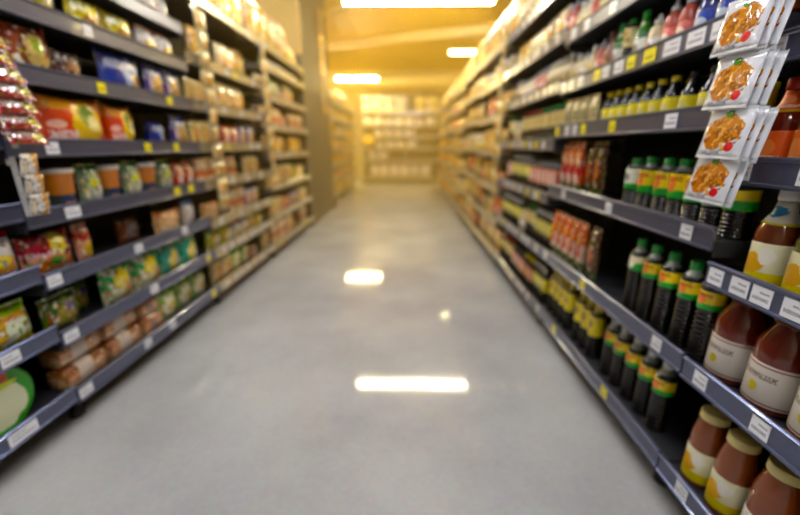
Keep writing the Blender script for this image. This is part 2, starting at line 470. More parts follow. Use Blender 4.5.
P_orange = printed('orange_noodle_film', C255(214, 66, 14), [('b', .72, 1, C255(222, 124, 26)), ('e', .60, .48, .24, .42, C255(228, 196, 96)), ('e', .60, .62, .12, .20, C255(96, 130, 40)), ('e', .68, .50, .10, .16, C255(226, 216, 160)), ('e', .18, .45, .10, .08, C255(238, 190, 170)), ('t', .14, .34, .08, .42, C255(236, 214, 206)), ('e', .25, .82, .18, .10, C255(232, 160, 60))], .22, .16, .4)
P_bronze = printed('bronze_noodle_film', C255(168, 76, 36), [('e', .55, .48, .34, .40, C255(110, 70, 40)), ('e', .55, .50, .26, .30, C255(196, 170, 116)), ('e', .55, .6, .12, .14, C255(140, 160, 60))], .22, .2, .4)
P_brown = printed('brown_noodle_film', C255(84, 52, 40), [('e', .5, .4, .3, .3, C255(150, 110, 84))], .25, .2, .4)
P_blue = printed('blue_biscuit_film', C255(24, 52, 150), [('e', .62, .56, .22, .34, C255(172, 190, 224)), ('e', .72, .34, .14, .2, C255(170, 130, 80)), ('t', .6, .8, .1, .8, C255(206, 214, 232))], .22, .3, .45)
P_silver = printed('silver_blue_film', C255(172, 178, 190), [('b', .8, 1, C255(50, 70, 150)), ('e', .5, .4, .3, .3, C255(196, 160, 100)), ('v', 0, .12, C255(60, 70, 140))], .2, .3, .45)
P_yg = printed('yellow_green_film', C255(196, 196, 60), [('b', .8, 1, C255(150, 190, 50)), ('e', .62, .36, .32, .36, C255(206, 214, 190)), ('e', .25, .5, .14, .3, C255(206, 160, 40)), ('t', .68, .8, .3, .9, C255(190, 70, 40)), ('e', .75, .15, .2, .14, C255(220, 210, 80))], .25, .3, .4, jitter=.35)
P_yel = printed('yellow_noodle_film', C255(220, 200, 30), [('b', 0, .3, C255(110, 160, 50)), ('e', .5, .32, .3, .26, C255(160, 120, 70)), ('e', .3, .75, .2, .14, C255(226, 222, 160))], .25, .2, .4)
P_green = printed('bright_green_film', C255(30, 160, 70), [('e', .45, .62, .22, .26, C255(226, 204, 40)), ('b', 0, .38, C255(198, 196, 160)), ('e', .7, .3, .22, .26, C255(206, 176, 120)), ('e', .2, .85, .14, .10, C255(220, 230, 220))], .25, .3, .4)
P_teal = printed('teal_green_film', C255(30, 168, 140), [('e', .5, .40, .24, .32, C255(228, 200, 60)), ('e', .75, .3, .2, .3, C255(206, 214, 190)), ('b', 0, .14, C255(170, 190, 120))], .25, .3, .4)
P_lgw = printed('pale_green_film', C255(150, 196, 110), [('e', .5, .42, .34, .36, C255(222, 222, 190)), ('e', .55, .45, .18, .16, C255(206, 180, 90)), ('b', .86, 1, C255(90, 170, 70))], .25, .3, .4, jitter=.35)
P_pink = printed('pink_red_noodle_film', C255(170, 36, 58), [('b', 0, .52, C255(206, 150, 130)), ('b', .52, .62, C255(220, 170, 180)), ('e', .62, .74, .18, .26, C255(220, 200, 40)), ('e', .45, .28, .36, .2, C255(176, 110, 70)), ('e', .45, .36, .12, .1, C255(70, 130, 50))], .25, .2, .4)
P_pinktan = printed('pink_tan_film', C255(212, 150, 140), [('b', .6, .8, C255(180, 60, 60)), ('e', .5, .3, .3, .26, C255(220, 180, 80))], .25, .3, .4)
P_white = printed('white_film_yellow_bowl', C255(224, 220, 218), [('e', .5, .30, .34, .26, C255(226, 150, 40)), ('e', .5, .42, .2, .14, C255(236, 214, 60)), ('b', .88, 1, C255(190, 40, 50))], .22, .25, .4)
P_clear = printed('clear_bag_white', C255(200, 206, 212), [('e', .5, .5, .3, .3, C255(226, 226, 226))], .12, .3, .6, coat=.9)
P_dkgreen = printed('dark_green_film', C255(74, 108, 44), [('e', .5, .4, .3, .3, C255(160, 150, 60)), ('e', .6, .62, .14, .14, C255(110, 100, 150))], .3, .3, .4)
P_roundgreen = printed('green_tub_lid_print', C255(54, 150, 42), [('e', .5, .42, .36, .34, C255(216, 220, 190)), ('e', .5, .82, .2, .12, C255(190, 80, 30)), ('e', .45, .70, .36, .05, C255(200, 216, 40))], .3, .12, .1)
P_tan = printed('tan_paper_film', C255(206, 162, 122), [('b', .82, 1, C255(214, 120, 60)), ('e', .5, .45, .34, .3, C255(222, 186, 150))], .35, .3, .3)
P_orangebr = printed('orange_brown_film', C255(170, 84, 40), [('e', .5, .5, .3, .3, C255(150, 140, 150)), ('b', .8, 1, C255(120, 60, 30))], .3, .3, .4)
P_redwhite = printed('red_white_film', C255(206, 70, 44), [('e', .5, .72, .36, .2, C255(228, 190, 150)), ('e', .4, .36, .2, .2, C255(236, 210, 200)), ('b', 0, .1, C255(170, 30, 30))], .22, .35, .45)
P_blueTop = printed('blue_topped_film', C255(206, 206, 190), [('b', .8, 1, C255(40, 110, 190)), ('e', .5, .4, .3, .3, C255(190, 190, 200))], .3, .2, .3)
P_sachet = printed('dark_red_foil', C255(128, 16, 26), [('b', .40, .58, C255(206, 190, 190)), ('e', .80, .34, .16, .3, C255(210, 190, 60)), ('e', .3, .7, .2, .16, C255(226, 150, 150)), ('b', 0, .1, C255(190, 40, 50))], .14, .3, .7, coat=.9)
P_goldsachet = printed('amber_white_foil', C255(214, 206, 196), [('v', .55, .9, C255(214, 140, 30)), ('e', .5, .4, .2, .2, C255(230, 230, 230))], .15, .3, .5, coat=.9)
P_orangeP = printed('orange_pouch_film', C255(206, 86, 26), [('b', 0, .22, C255(84, 110, 50)), ('b', .22, .56, C255(214, 180, 160)), ('e', .5, .44, .34, .16, C255(196, 60, 40)), ('e', .5, .66, .24, .08, C255(226, 150, 70))], .22, .2, .4, jitter=.35)
P_redP = printed('red_orange_pouch_film', C255(196, 74, 30), [('b', .0, .2, C255(90, 120, 60)), ('b', .38, .52, C255(180, 26, 36)), ('e', .5, .28, .34, .12, C255(210, 190, 180)), ('e', .5, .70, .3, .12, C255(226, 170, 130))], .22, .2, .4)
P_brownP = printed('brown_pouch_film', C255(92, 50, 28), [('e', .5, .5, .26, .2, C255(180, 90, 50)), ('b', 0, .2, C255(70, 90, 40))], .22, .2, .4)
P_beige = printed('beige_sachet_film', C255(202, 190, 150), [('t', .35, .62, .1, .9, C255(30, 30, 30)), ('e', .5, .8, .3, .1, C255(220, 214, 190)), ('b', 0, .2, C255(170, 160, 110))], .3, .2, .4)
P_fry = printed('fried_snack_print', C255(214, 216, 222), [('e', .50, .56, .40, .27, C255(198, 132, 66)), ('e', .66, .36, .22, .20, C255(184, 112, 50)), ('m', .52, .50, .44, .36, C255(150, 84, 34), 7, .56), ('m', .52, .50, .42, .34, C255(222, 172, 110), 9, .60), ('e', .52, .86, .09, .07, C255(50, 140, 36)), ('e', .28, .24, .10, .09, C255(206, 36, 52)), ('t', .08, .16, .45, .9, C255(150, 150, 160))], .12, .16, .6, jitter=.04, coat=1.0, wscale=9)
P_crm = printed('cream_film', C255(216, 196, 140), [('e', .5, .45, .34, .3, C255(196, 150, 80)), ('b', .8, 1, C255(226, 214, 170))], .3, .3, .4, jitter=.35)
P_gold = printed('golden_film', C255(214, 160, 60), [('e', .5, .45, .34, .3, C255(232, 206, 130)), ('b', 0, .2, C255(180, 110, 40))], .3, .3, .4, jitter=.35)
P_palepk = printed('pale_pink_film', C255(222, 188, 160), [('b', .3, .55, C255(206, 120, 90)), ('e', .5, .75, .3, .14, C255(236, 224, 200))], .3, .3, .4, jitter=.35)
P_whit = printed('white_tissue_film', C255(224, 216, 196), [('b', .08, .2, C255(190, 176, 140)), ('e', .5, .6, .36, .2, C255(238, 234, 224))], .35, .15, .3)
P_bluew = printed('pale_blue_tissue_film', C255(190, 200, 212), [('b', .30, .62, C255(224, 206, 130)), ('b', 0, .08, C255(120, 140, 180))], .35, .15, .3)
P_yelw = printed('pale_yellow_tissue_film', C255(226, 208, 120), [('b', .3, .5, C255(238, 226, 170))], .35, .15, .3)

KIND = {}
def reg(key, name, cat, fn, gap=.006, near=True):
    KIND[key] = dict(name=name, cat=cat, fn=fn, cache={})
R_ = reg
R_('soyY', 'soy_sauce_bottle', 'bottle', lambda s: k_soy(.036, .315, liq_black, cap_green, L_soyY, clear_grey, s, (.58, .77), 10))
R_('soyG', 'soy_sauce_bottle', 'bottle', lambda s: k_soy(.036, .315, liq_black, cap_green, L_soyG, clear_grey, s, (.58, .77), 10))
R_('soyS', 'short_soy_bottle', 'bottle', lambda s: k_soy(.040, .222, liq_black, cap_green, L_soyY, clear_grey, s, (.38, .77), 6))
R_('soySw', 'short_soy_bottle', 'bottle', lambda s: k_soy(.038, .215, liq_black, cap_green, L_soyW, clear_grey, s, (.40, .80), 6))
R_('clearcap', 'dark_sauce_bottle', 'bottle', lambda s: k_soy(.037, .30, liq_black, cap_silver, L_soyY, clear_grey, s, (.56, .76), 8))
R_('yneck', 'oyster_sauce_bottle', 'bottle', lambda s: k_soy(.036, .30, liq_black, cap_yellow, L_yelpink, L_yelpink, s, (.42, .78), 6))
R_('ycap', 'seasoning_bottle', 'bottle', lambda s: k_sauce(.032, .165, liq_black, cap_yellow, L_yel, None, s, (.06, .55)))
R_('ycapb', 'seasoning_bottle', 'bottle', lambda s: k_sauce(.034, .165, liq_black, cap_black, L_yel, None, s, (.06, .52)))
R_('jarY', 'paste_jar', 'jar', lambda s: k_jar(.048, .27, liq_tan, cap_cream, L_yelfruit, s, (.07, .50), .10, .72))
R_('jarW', 'paste_jar', 'jar', lambda s: k_jar(.055, .29, liq_tan, cap_cream, L_whitered, s, (.07, .42), .10, .70))
R_('jarO', 'paste_jar', 'jar', lambda s: k_jar(.045, .26, liq_orange, cap_cream, L_whiteYel, s, (.07, .45), .11, .76))
R_('bigred', 'chilli_sauce_jar', 'jar', lambda s: k_jar(.062, .27, liq_red, cap_brown, L_white, s, (.08, .52), .08, .55))
R_('dressB', 'dressing_bottle', 'bottle', lambda s: k_sauce(.047, .265, liq_brown, cap_white, L_yelfruit, L_whiteblue, s, (.04, .46)))
R_('dressO', 'dressing_bottle', 'bottle', lambda s: k_sauce(.047, .265, liq_olive, cap_white, L_yelfruit, L_whiteblue, s, (.04, .46)))
R_('fish', 'chilli_sauce_bottle', 'bottle', lambda s: k_sauce(.037, .23, liq_red, cap_red, L_orange, L_orange, s, (.05, .45)))
R_('creamb', 'salad_cream_bottle', 'bottle', lambda s: k_sauce(.034, .19, liq_cream, cap_white, L_cream, None, s))
R_('whiteb', 'mayonnaise_bottle', 'bottle', lambda s: k_squeeze(.036, .18, liq_cream, cap_white, L_whitered, s))
R_('redb', 'ketchup_bottle', 'bottle', lambda s: k_squeeze(.034, .20, plain('red_squeeze_plastic', C255(176, 70, 50), .3, coat=.4), cap_silver, L_pink, s))
R_('greenb', 'vinegar_bottle', 'bottle', lambda s: k_sauce(.032, .22, plain('green_glass', C255(40, 110, 50), .15, coat=.7), cap_green, L_soyW, L_green, s))
R_('brownb', 'fish_sauce_bottle', 'bottle', lambda s: k_sauce(.034, .21, liq_brown, cap_brown, L_brown, None, s))
R_('blueb', 'sesame_oil_bottle', 'bottle', lambda s: k_sauce(.040, .21, plain('blue_plastic', C255(50, 60, 120), .2, coat=.5), cap_silver, L_blue, L_blue, s))
R_('darkcr', 'dark_vinegar_bottle', 'bottle', lambda s: k_soy(.030, .25, liq_black, cap_red, L_cream, None, s, (.45, .82), 5))
R_('darkgr', 'dark_vinegar_bottle', 'bottle', lambda s: k_soy(.030, .25, liq_black, cap_green, L_cream, None, s, (.45, .82), 5))
R_('darkpk', 'oyster_sauce_bottle', 'bottle', lambda s: k_soy(.034, .25, liq_black, cap_black, L_pink, None, s, (.30, .72), 4))
R_('darkyl', 'oyster_sauce_bottle', 'bottle', lambda s: k_soy(.034, .25, liq_black, cap_white, L_yel, None, s, (.36, .72), 4))
R_('darkrd', 'black_bean_bottle', 'bottle', lambda s: k_soy(.034, .25, liq_black, cap_yellow, L_red, None, s, (.30, .70), 4))
R_('amber', 'cooking_oil_bottle', 'bottle', lambda s: k_sauce(.045, .30, liq_amber, cap_gold, L_cream, None, s))
R_('amberL', 'tall_oil_bottle', 'bottle', lambda s: k_sauce(.055, .42, liq_amber, cap_gold, L_cream, None, s))
R_('pouO', 'sauce_pouch', 'pouch', lambda s: k_bag(.085, .05, .285, P_orangeP, 3))
R_('pouR', 'sauce_pouch', 'pouch', lambda s: k_bag(.085, .05, .29, P_redP, 4))
R_('pouB', 'sauce_pouch', 'pouch', lambda s: k_bag(.085, .05, .285, P_brownP, 5))
R_('beige', 'seasoning_sachet', 'sachet', lambda s: k_bag(.09, .03, .175, P_beige, 6))
# left side packets
R_('noodO', 'noodle_multipack', 'noodle pack', lambda s: k_bag(.36, .10, .205, P_orange, 7, False))
R_('noodB', 'noodle_multipack', 'noodle pack', lambda s: k_bag(.22, .10, .19, P_bronze, 8, False))
R_('noodBr', 'noodle_packet', 'noodle pack', lambda s: k_bag(.14, .07, .15, P_brown, 9, False))
R_('blue', 'biscuit_bag', 'bag', lambda s: k_bag(.26, .09, .20, P_blue, 10, False))
R_('silver', 'wafer_bag', 'bag', lambda s: k_bag(.155, .07, .20, P_silver, 11))
R_('yg', 'noodle_bag', 'noodle pack', lambda s: k_bag(.20, .09, .175, P_yg, 12))
R_('yel', 'instant_noodle_bag', 'noodle pack', lambda s: k_bag(.20, .09, .17, P_yel, 13, False))
R_('green', 'rice_cracker_bag', 'bag', lambda s: k_bag(.22, .09, .21, P_green, 14, False))
R_('teal', 'rice_cracker_bag', 'bag', lambda s: k_bag(.20, .09, .21, P_teal, 15, False))
R_('lgw', 'vermicelli_bag', 'bag', lambda s: k_bag(.17, .09, .23, P_lgw, 16))
R_('pink', 'noodle_multipack', 'noodle pack', lambda s: k_bag(.235, .10, .185, P_pink, 17, False))
R_('pinkt', 'wafer_roll_bag', 'bag', lambda s: k_bag(.08, .06, .19, P_pinktan, 18))
R_('whiteN', 'porridge_bag', 'bag', lambda s: k_bag(.15, .08, .185, P_white, 19))
R_('clear', 'clear_cracker_bag', 'bag', lambda s: k_bag(.14, .08, .19, P_clear, 20))
R_('dkg', 'seaweed_bag', 'bag', lambda s: k_bag(.18, .08, .165, P_dkgreen, 21))
R_('tub', 'noodle_tub', 'tub', lambda s: k_standcup(.13, .10, plain('green_tub_plastic', C255(60, 150, 50), .3), P_roundgreen, s))
R_('bread', 'bread_bag', 'bread', lambda s: k_loaf(.24, .115, .112, film_clear, crumb, 3))
R_('bun', 'bun_bag', 'bread', lambda s: k_loaf(.17, .12, .12, P_orangebr, crumb, 5))
R_('orgp', 'cereal_bag', 'bag', lambda s: k_bag(.15, .07, .17, P_redwhite, 22))
R_('tanp', 'flour_bag', 'bag', lambda s: k_bag(.26, .08, .15, P_tan, 23, False))
R_('obr', 'dried_mushroom_bag', 'bag', lambda s: k_bag(.17, .07, .14, P_orangebr, 24, False))
R_('blt', 'sugar_bag', 'bag', lambda s: k_bag(.12, .07, .18, P_blueTop, 25))
R_('cupO', 'cup_noodle', 'noodle cup', lambda s: k_bowl(.066, .185, printed('orange_cup_print', C255(206, 120, 24), [('b', 0, .42, C255(60, 66, 60)), ('e', .5, .24, .2, .14, C255(186, 140, 80)), ('e', .5, .30, .3, .07, C255(70, 80, 130))], .3, .15, .05), cap_white, s))
R_('pouG', 'soup_pouch', 'pouch', lambda s: k_bag(.13, .07, .20, printed('grey_green_pouch_film', C255(120, 140, 120), [('b', .78, 1, C255(60, 110, 70)), ('e', .5, .36, .36, .36, C255(176, 180, 150)), ('e', .62, .30, .2, .2, C255(222, 222, 218)), ('e', .45, .55, .2, .1, C255(190, 190, 60))], .2, .2, .4), 26))
# far, golden side
R_('crm', 'cracker_bag', 'bag', lambda s: k_bag(.16, .08, .23, P_crm, 27))
R_('gold', 'crisp_bag', 'bag', lambda s: k_bag(.17, .09, .25, P_gold, 28))
R_('ppk', 'cookie_box', 'box', lambda s: k_carton(.15, .10, .22, P_palepk))
R_('crmbox', 'tea_box', 'box', lambda s: k_carton(.14, .10, .18, P_crm))
R_('goldbox', 'cereal_box', 'box', lambda s: k_carton(.18, .08, .26, P_gold))
R_('tall', 'tall_snack_bag', 'bag', lambda s: k_bag(.22, .12, .40, P_gold, 29))
R_('tallc', 'tall_snack_bag', 'bag', lambda s: k_bag(.22, .12, .42, P_crm, 30))
R_('jarG', 'honey_jar', 'jar', lambda s: k_jar(.055, .19, liq_amber, cap_cream, L_cream, s))
R_('jarC', 'mayonnaise_jar', 'jar', lambda s: k_jar(.058, .20, liq_cream, cap_white, L_yelfruit, s))
R_('can', 'food_can', 'can', lambda s: k_jar(.055, .15, plain('tin_can_metal', C255(190, 180, 160), .3, metal=.6), plain('tin_can_metal', C255(190, 180, 160), .3), L_red, s, (.08, .92), .05, .93))
R_('tiss', 'tissue_pack', 'tissue pack', lambda s: k_bag(.34, .30, .30, P_whit, 31, False, seal=.02))
R_('tissB', 'tissue_pack', 'tissue pack', lambda s: k_bag(.36, .30, .26, P_bluew, 32, False, seal=.02))
R_('tissY', 'tissue_pack', 'tissue pack', lambda s: k_bag(.36, .30, .26, P_yelw, 33, False, seal=.02))

DIM = {}
def dims(key):
    if key not in DIM:
        ps = KIND[key]['fn'](8)
        xs = [v for _, q in ps for v in q.v]
        DIM[key] = (max(v[1] for v in xs) - min(v[1] for v in xs), max(v[0] for v in xs) - min(v[0] for v in xs), max(v[2] for v in xs), min(v[1] for v in xs), min(v[0] for v in xs), max(v[0] for v in xs))
    return DIM[key]

def place(key, loc, rotz=0.0, near=True, scale=None, tilt=0.0):
    """One product: an Empty with its parts when near enough for them to show, else one mesh."""
    K = KIND[key]; c = K['cache']
    if near:
        if 'near' not in c:
            c['near'] = [(n, q.mesh(K['name'] + '_' + n)) for n, q in K['fn'](22)]
        if len(c['near']) == 1:
            o = link(K['name'], c['near'][0][1])
        else:
            o = link(K['name'], None)
            for n, me in c['near']: link(n, me, o)
    else:
        if 'far' not in c:
            ps = K['fn'](12); big = MB()
            for n, q in ps:
                b = len(big.v); big.v += q.v
                for f, mi, sm in zip(q.f, q.mi, q.sm):
                    big.f.append(tuple(b + i for i in f)); big.mi.append(big.mat(q.mats[mi])); big.sm.append(sm)
            c['far'] = big.mesh(K['name'])
        o = link(K['name'], c['far'])
    o.location = loc; o.rotation_euler = (0, tilt, rotz)
    if scale: o.scale = scale
    o['category'] = K['cat']
    return o

ORD = 'first second third fourth fifth sixth seventh eighth ninth tenth eleventh twelfth thirteenth fourteenth fifteenth sixteenth seventeenth eighteenth nineteenth twentieth'.split()
COUNT = {}
def name_it(o, desc, where, group=None):
    k = (desc, where); COUNT[k] = COUNT.get(k, 0) + 1
    o['label'] = f'{desc}, {ORD[COUNT[k] - 1]} along, {where}'
    o['group'] = group or f'{KIND_PL(o.name)} on {where}'

def KIND_PL(n):
    s = n.split('.')[0].replace('_', ' ')
    return s[:-1] + 'ies' if s.endswith('y') else (s + 'es' if s.endswith(('x', 's', 'ch')) else s + 's')

# ------------------------------------------------------------------ shelving
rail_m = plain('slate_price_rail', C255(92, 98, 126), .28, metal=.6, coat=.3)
rail_lt = plain('grey_price_rail', C255(176, 164, 134), .32, metal=.5, coat=.3)  # golden cast of the far aisle mixed into the rail colour
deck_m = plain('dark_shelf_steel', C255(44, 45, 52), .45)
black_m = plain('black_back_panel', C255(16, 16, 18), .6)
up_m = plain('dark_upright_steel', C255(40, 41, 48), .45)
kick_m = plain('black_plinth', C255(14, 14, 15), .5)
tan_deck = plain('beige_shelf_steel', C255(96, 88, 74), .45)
tagW = printed('white_price_ticket', C255(234, 236, 244), [('t', .25, .45, .1, .9, C255(130, 132, 140)), ('t', .62, .74, .1, .6, C255(120, 120, 130))], .3, .0, .0, .04, .5)
tagY = printed('yellow_price_ticket', C255(238, 224, 60), [('t', .25, .5, .15, .85, C255(150, 140, 60))], .3, .0, .0, .04, .5)

PROF = [(-.004, -.036), (.004, -.037), (.009, -.034), (.009, -.029), (.003, -.026), (.004, .024), (.009, .028), (.010, .034), (.005, .038), (-.004, .037)]
rail_cache = {}
def shelf_unit(label, side, xf, y0, y1, decks, height, depth=.46, rmat=rail_m, dmat=deck_m, tags=None, group=None, drop_upright=False, bmat=black_m, top_depth=None):
    s = 1 if side == 'R' else -1
    root = link('shelving_unit', None, None, (xf, y0, 0))
    tag(root, label, 'shelving unit', group)
    L_ = y1 - y0
    g = .004
    def P(name, mb, par=root): return link(name, mb.mesh(name), par)
    b = MB(); b.box(s * .24, s * depth, g, L_ - g, 0, decks[0] - .030, kick_m)
    P('plinth', b)
    b = MB(); b.box(s * depth, s * (depth + .02), g, L_ - g, 0, height, bmat)
    for z in [decks[0] + .3 * k for k in range(1, int(height / .3))]:
        b.box(s * (depth - .003), s * depth, g, L_ - g, z, z + .004, bmat)
    P('back_panel', b)
    for yy in (g, L_ - g - .03):
        b = MB(); b.box(s * (depth - .045), s * (depth - .003), yy, yy + .03, decks[0] + .002, height, up_m)
        for k in range(int(height / .1) - 2):
            b.box(s * (depth - .047), s * (depth - .045), yy + .008, yy + .014, decks[0] + .1 + k * .1, decks[0] + .14 + k * .1, black_m)
        P('upright', b)
    b = MB(); b.lathe([(.030, 0), (.034, .004), (.032, .03), (.018, .04), (.018, decks[0] - .027)], kick_m, 14, cx=s * .085, cy=.06)
    P('foot', b)
    for i, z in enumerate(decks):
        dd = depth - .05
        b = MB(); b.box(s * .001, s * dd, g, L_ - g, z - .026, z - .004, dmat)
        b.box(s * .012, s * dd, g + .001, g + .008, z - .055, z - .026, dmat)
        b.box(s * .012, s * dd, L_ - g - .008, L_ - g - .001, z - .055, z - .026, dmat)
        sh = P('shelf', b)
        key = (round(L_, 3), s, rmat.name)
        if key not in rail_cache:
            q = MB(); q.extrude(PROF, g, L_ - g, rmat, 0, s, 0); rail_cache[key] = q.mesh('price_rail')
        r = link('price_rail', rail_cache[key], sh, (0, 0, z))
        for (ty, col, tw) in (tags or {}).get(i, ()):
            ck = (col, tw, s)
            if ck not in rail_cache:
                q = MB(); q.box(-s * .0045, -s * .0065, -tw / 2, tw / 2, -.024, .024, tagY if col == 'y' else tagW)
                q.box(-s * .0065, -s * .0068, -tw / 2 + .002, tw / 2 - .002, -.022, .022, tagY if col == 'y' else tagW)
                rail_cache[ck] = q.mesh('price_ticket')
            link('price_ticket', rail_cache[ck], sh, (0, ty - y0, z))
    return root

BAYS_R = ['nearest right unit', 'second right unit', 'third right unit', 'fourth right unit', 'fifth right unit', 'sixth right unit', 'seventh right unit', 'eighth right unit', 'farthest right unit']
BAYS_L = ['nearest left unit', 'second left unit', 'third left unit', 'fourth left unit']
BAYS_F = ['first left unit past column', 'second left unit past column', 'third left unit past column']
def shelf_name(i, n):
    return 'bottom shelf' if i == 0 else ('top shelf' if i == n - 1 else ORD[i] + ' shelf')

def put(key, side, xf, y, z, desc, where, near=True, inset=.035, dy=0, rot=0, scale=None, zoff=0):
    w, d, h, _, x0, x1 = dims(key)
    s = 1 if side == 'R' else -1
    if scale: d *= scale[0]
    x = xf + s * (inset + d / 2) if key != 'tub' else xf + s * inset
    if key == 'tub': rot = rot
    o = place(key, (x, y, z - .003 + zoff), rot, near, scale)
    name_it(o, desc, where)
    return o

B = [-.26 + 1.33 * k for k in range(10)]          # bay limits, right
BL = [.05 + 1.33 * k for k in range(4)] + [5.72]
W4, W5 = .05, .06
def autotags(y0, y1, n, seed, py=.25, w=.045):
    r = random.Random(seed); out = []
    for k in range(n):
        y = y0 + .06 + (y1 - y0 - .12) * (k + r.uniform(.2, .8)) / n
        out.append((y, 'y' if r.random() < py else 'w', w))
    return out

DR0 = [.155, .545, .865, 1.165, 1.455, 1.76, 2.06]
DR1 = [.16, .55, .965, 1.31, 1.55, 1.81, 2.11]
DR2 = [.155, .545, .90, 1.235, 1.565, 1.84, 2.13]
tg0 = {0: [(.95, 'w', .05), (.55, 'w', .05), (.2, 'w', .05)], 1: [(.99, 'w', .05), (.79, 'w', .05), (.5, 'w', .05)],
       2: [(1.03, 'w', .05), (.95, 'w', .055), (.885, 'w', .055), (.80, 'w', .06), (.735, 'w', .06), (.6, 'w', .06)], 3: [(1.035, 'w', .055), (.86, 'w', .05), (.7, 'w', .05)],
       4: [(1.03, 'w', .05), (.86, 'w', .05)], 5: [(.9, 'w', .05)]}
tg1 = {0: [(1.45, 'y', .05), (2.05, 'y', .05), (2.35, 'w', .045)], 1: [(1.2, 'w', .05), (1.79, 'y', .05), (2.32, 'w', .05)], 2: [(1.18, 'w', .05), (1.66, 'w', .05), (2.16, 'w', .045)],
       3: [(1.36, 'w', .06), (1.16, 'w', .05), (1.74, 'y', .05), (2.02, 'y', .05), (2.12, 'w', .05), (2.22, 'w', .05), (2.36, 'y', .05)],
       4: [(1.13, 'w', .07), (1.22, 'w', .075), (1.32, 'w', .075), (1.43, 'w', .08), (1.55, 'y', .07), (1.67, 'y', .06), (1.76, 'w', .07), (1.87, 'w', .06), (1.95, 'y', .06), (2.12, 'w', .06), (2.24, 'w', .06), (2.34, 'w', .05)],
       5: autotags(B[1], B[2], 7, 3, .1, .06), 6: autotags(B[1], B[2], 4, 4)}
shelf_unit('dark shelving unit nearest the camera on the right, holding jars and dressings', 'R', XR, B[0], B[1], DR0, 2.35, tags=tg0, group='gondola shelving along the right side')
shelf_unit('second dark shelving unit on the right, with rows of green-capped black bottles', 'R', XR, B[1], B[2], DR1, 2.35, tags=tg1, group='gondola shelving along the right side')
tg2 = {i: autotags(B[2], B[3], 8, 20 + i, .15) for i in range(7)}
shelf_unit('third shelving unit on the right, with yellow and pink labelled bottles', 'R', XR, B[2], B[3], DR2, 2.35, tags=tg2, group='gondola shelving along the right side')
DRF = [.155, .47, .80, 1.15, 1.50, 1.83, 2.15]
for k in range(3, 9):
    sh = [0, .03, -.02, .02, -.03, .01][k - 3]
    dd = [DRF[0]] + [z + sh for z in DRF[1:]]
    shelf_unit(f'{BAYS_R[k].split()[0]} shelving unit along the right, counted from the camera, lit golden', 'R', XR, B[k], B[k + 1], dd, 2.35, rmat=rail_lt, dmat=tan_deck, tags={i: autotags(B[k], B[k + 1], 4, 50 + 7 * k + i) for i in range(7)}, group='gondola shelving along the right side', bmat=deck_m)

# ---- right, nearest unit
def wh(bay, i, n=7, names=BAYS_R): return f'{shelf_name(i, n)}, {names[bay]}'
N0 = 0
for y in (1.00, .895): put('jarY', 'R', XR, y, DR0[0], 'brown paste jar with cream lid, yellow label', wh(0, 0))
put('jarW', 'R', XR, .775, DR0[0], 'wide tan paste jar with red-marked white label', wh(0, 0))
put('jarO', 'R', XR, .655, DR0[0], 'orange paste jar with cream lid', wh(0, 0))
for y in (.545, .44, .335, .2): put('jarO', 'R', XR, y, DR0[0], 'orange paste jar with cream lid', wh(0, 0))
for y in (1.015, .88, .745, .61, .475, .33): put('bigred', 'R', XR, y, DR0[1], 'large red-brown sauce jar with white label', wh(0, 1))
for j, y in enumerate((.975, .865, .755, .645, .535, .42)):
    put(['dressB', 'dressO'][j % 2], 'R', XR, y, DR0[2], ['brown dressing bottle with white neck label', 'olive-green dressing bottle with white neck label'][j % 2], wh(0, 2))
for y in (1.028, .945, .86, .775, .68, .58, .48): put('fish', 'R', XR, y, DR0[3], 'dark chilli sauce bottle with orange labels', wh(0, 3), inset=.03)
for y in (.93, .85, .77, .69, .61): put('redb', 'R', XR, y, DR0[4], 'red squeeze bottle with clear cap', wh(0, 4))
for y in (1.0, .9, .8, .7): put('brownb', 'R', XR, y, DR0[5], 'brown bottle with brown cap', wh(0, 5))

# ---- right, second unit
for y in (1.235, 1.325, 1.42, 1.515, 1.60): put('clearcap', 'R', XR, y, DR1[0], 'dark bottle with clear cap, yellow-green label', wh(1, 0), inset=.05)
for y in (1.76, 1.845, 1.93): put('yneck', 'R', XR, y, DR1[0], 'black bottle with tall yellow-pink label, near trio', wh(1, 0), inset=.05)
for y in (2.07, 2.15, 2.235, 2.32): put('yneck', 'R', XR, y, DR1[0], 'black bottle with tall yellow-pink label, far cluster', wh(1, 0), inset=.05)
for j, y in enumerate((1.115, 1.205, 1.31, 1.41, 1.505)):
    if j == 4: put('soyG', 'R', XR, y, DR1[1], 'tall green-capped black bottle with green-white label', wh(1, 1), inset=.04)
    else: put('soyY', 'R', XR, y, DR1[1], 'tall green-capped black bottle with yellow label', wh(1, 1), inset=.04)
put('pouB', 'R', XR, 1.86, DR1[1], 'brown sauce pouch set apart', wh(1, 1), inset=.04)
for y in (1.99, 2.085, 2.18, 2.275, 2.365): put('pouO', 'R', XR, y, DR1[1], 'orange sauce pouch with pale middle', wh(1, 1), inset=.035)
for j, y in enumerate((1.12, 1.205, 1.29, 1.375, 1.46, 1.565, 1.66)):
    if j == 6: put('soySw', 'R', XR, y, DR1[2], 'short green-capped black bottle with white label', wh(1, 2), inset=.05)
    else: put('soyS', 'R', XR, y, DR1[2], 'short green-capped black bottle with yellow label', wh(1, 2), inset=.05)
for y in (1.96, 2.05): put('pouB', 'R', XR, y, DR1[2], 'brown sauce pouch beside the red-orange ones', wh(1, 2), inset=.06)
for y in (2.15, 2.24, 2.33): put('pouR', 'R', XR, y, DR1[2], 'red-orange sauce pouch with red stripe', wh(1, 2), inset=.035)
for y in (1.13, 1.22, 1.31, 1.40): put('ycapb', 'R', XR, y, DR1[3], 'small black-capped bottle with yellow label', wh(1, 3), inset=.04)
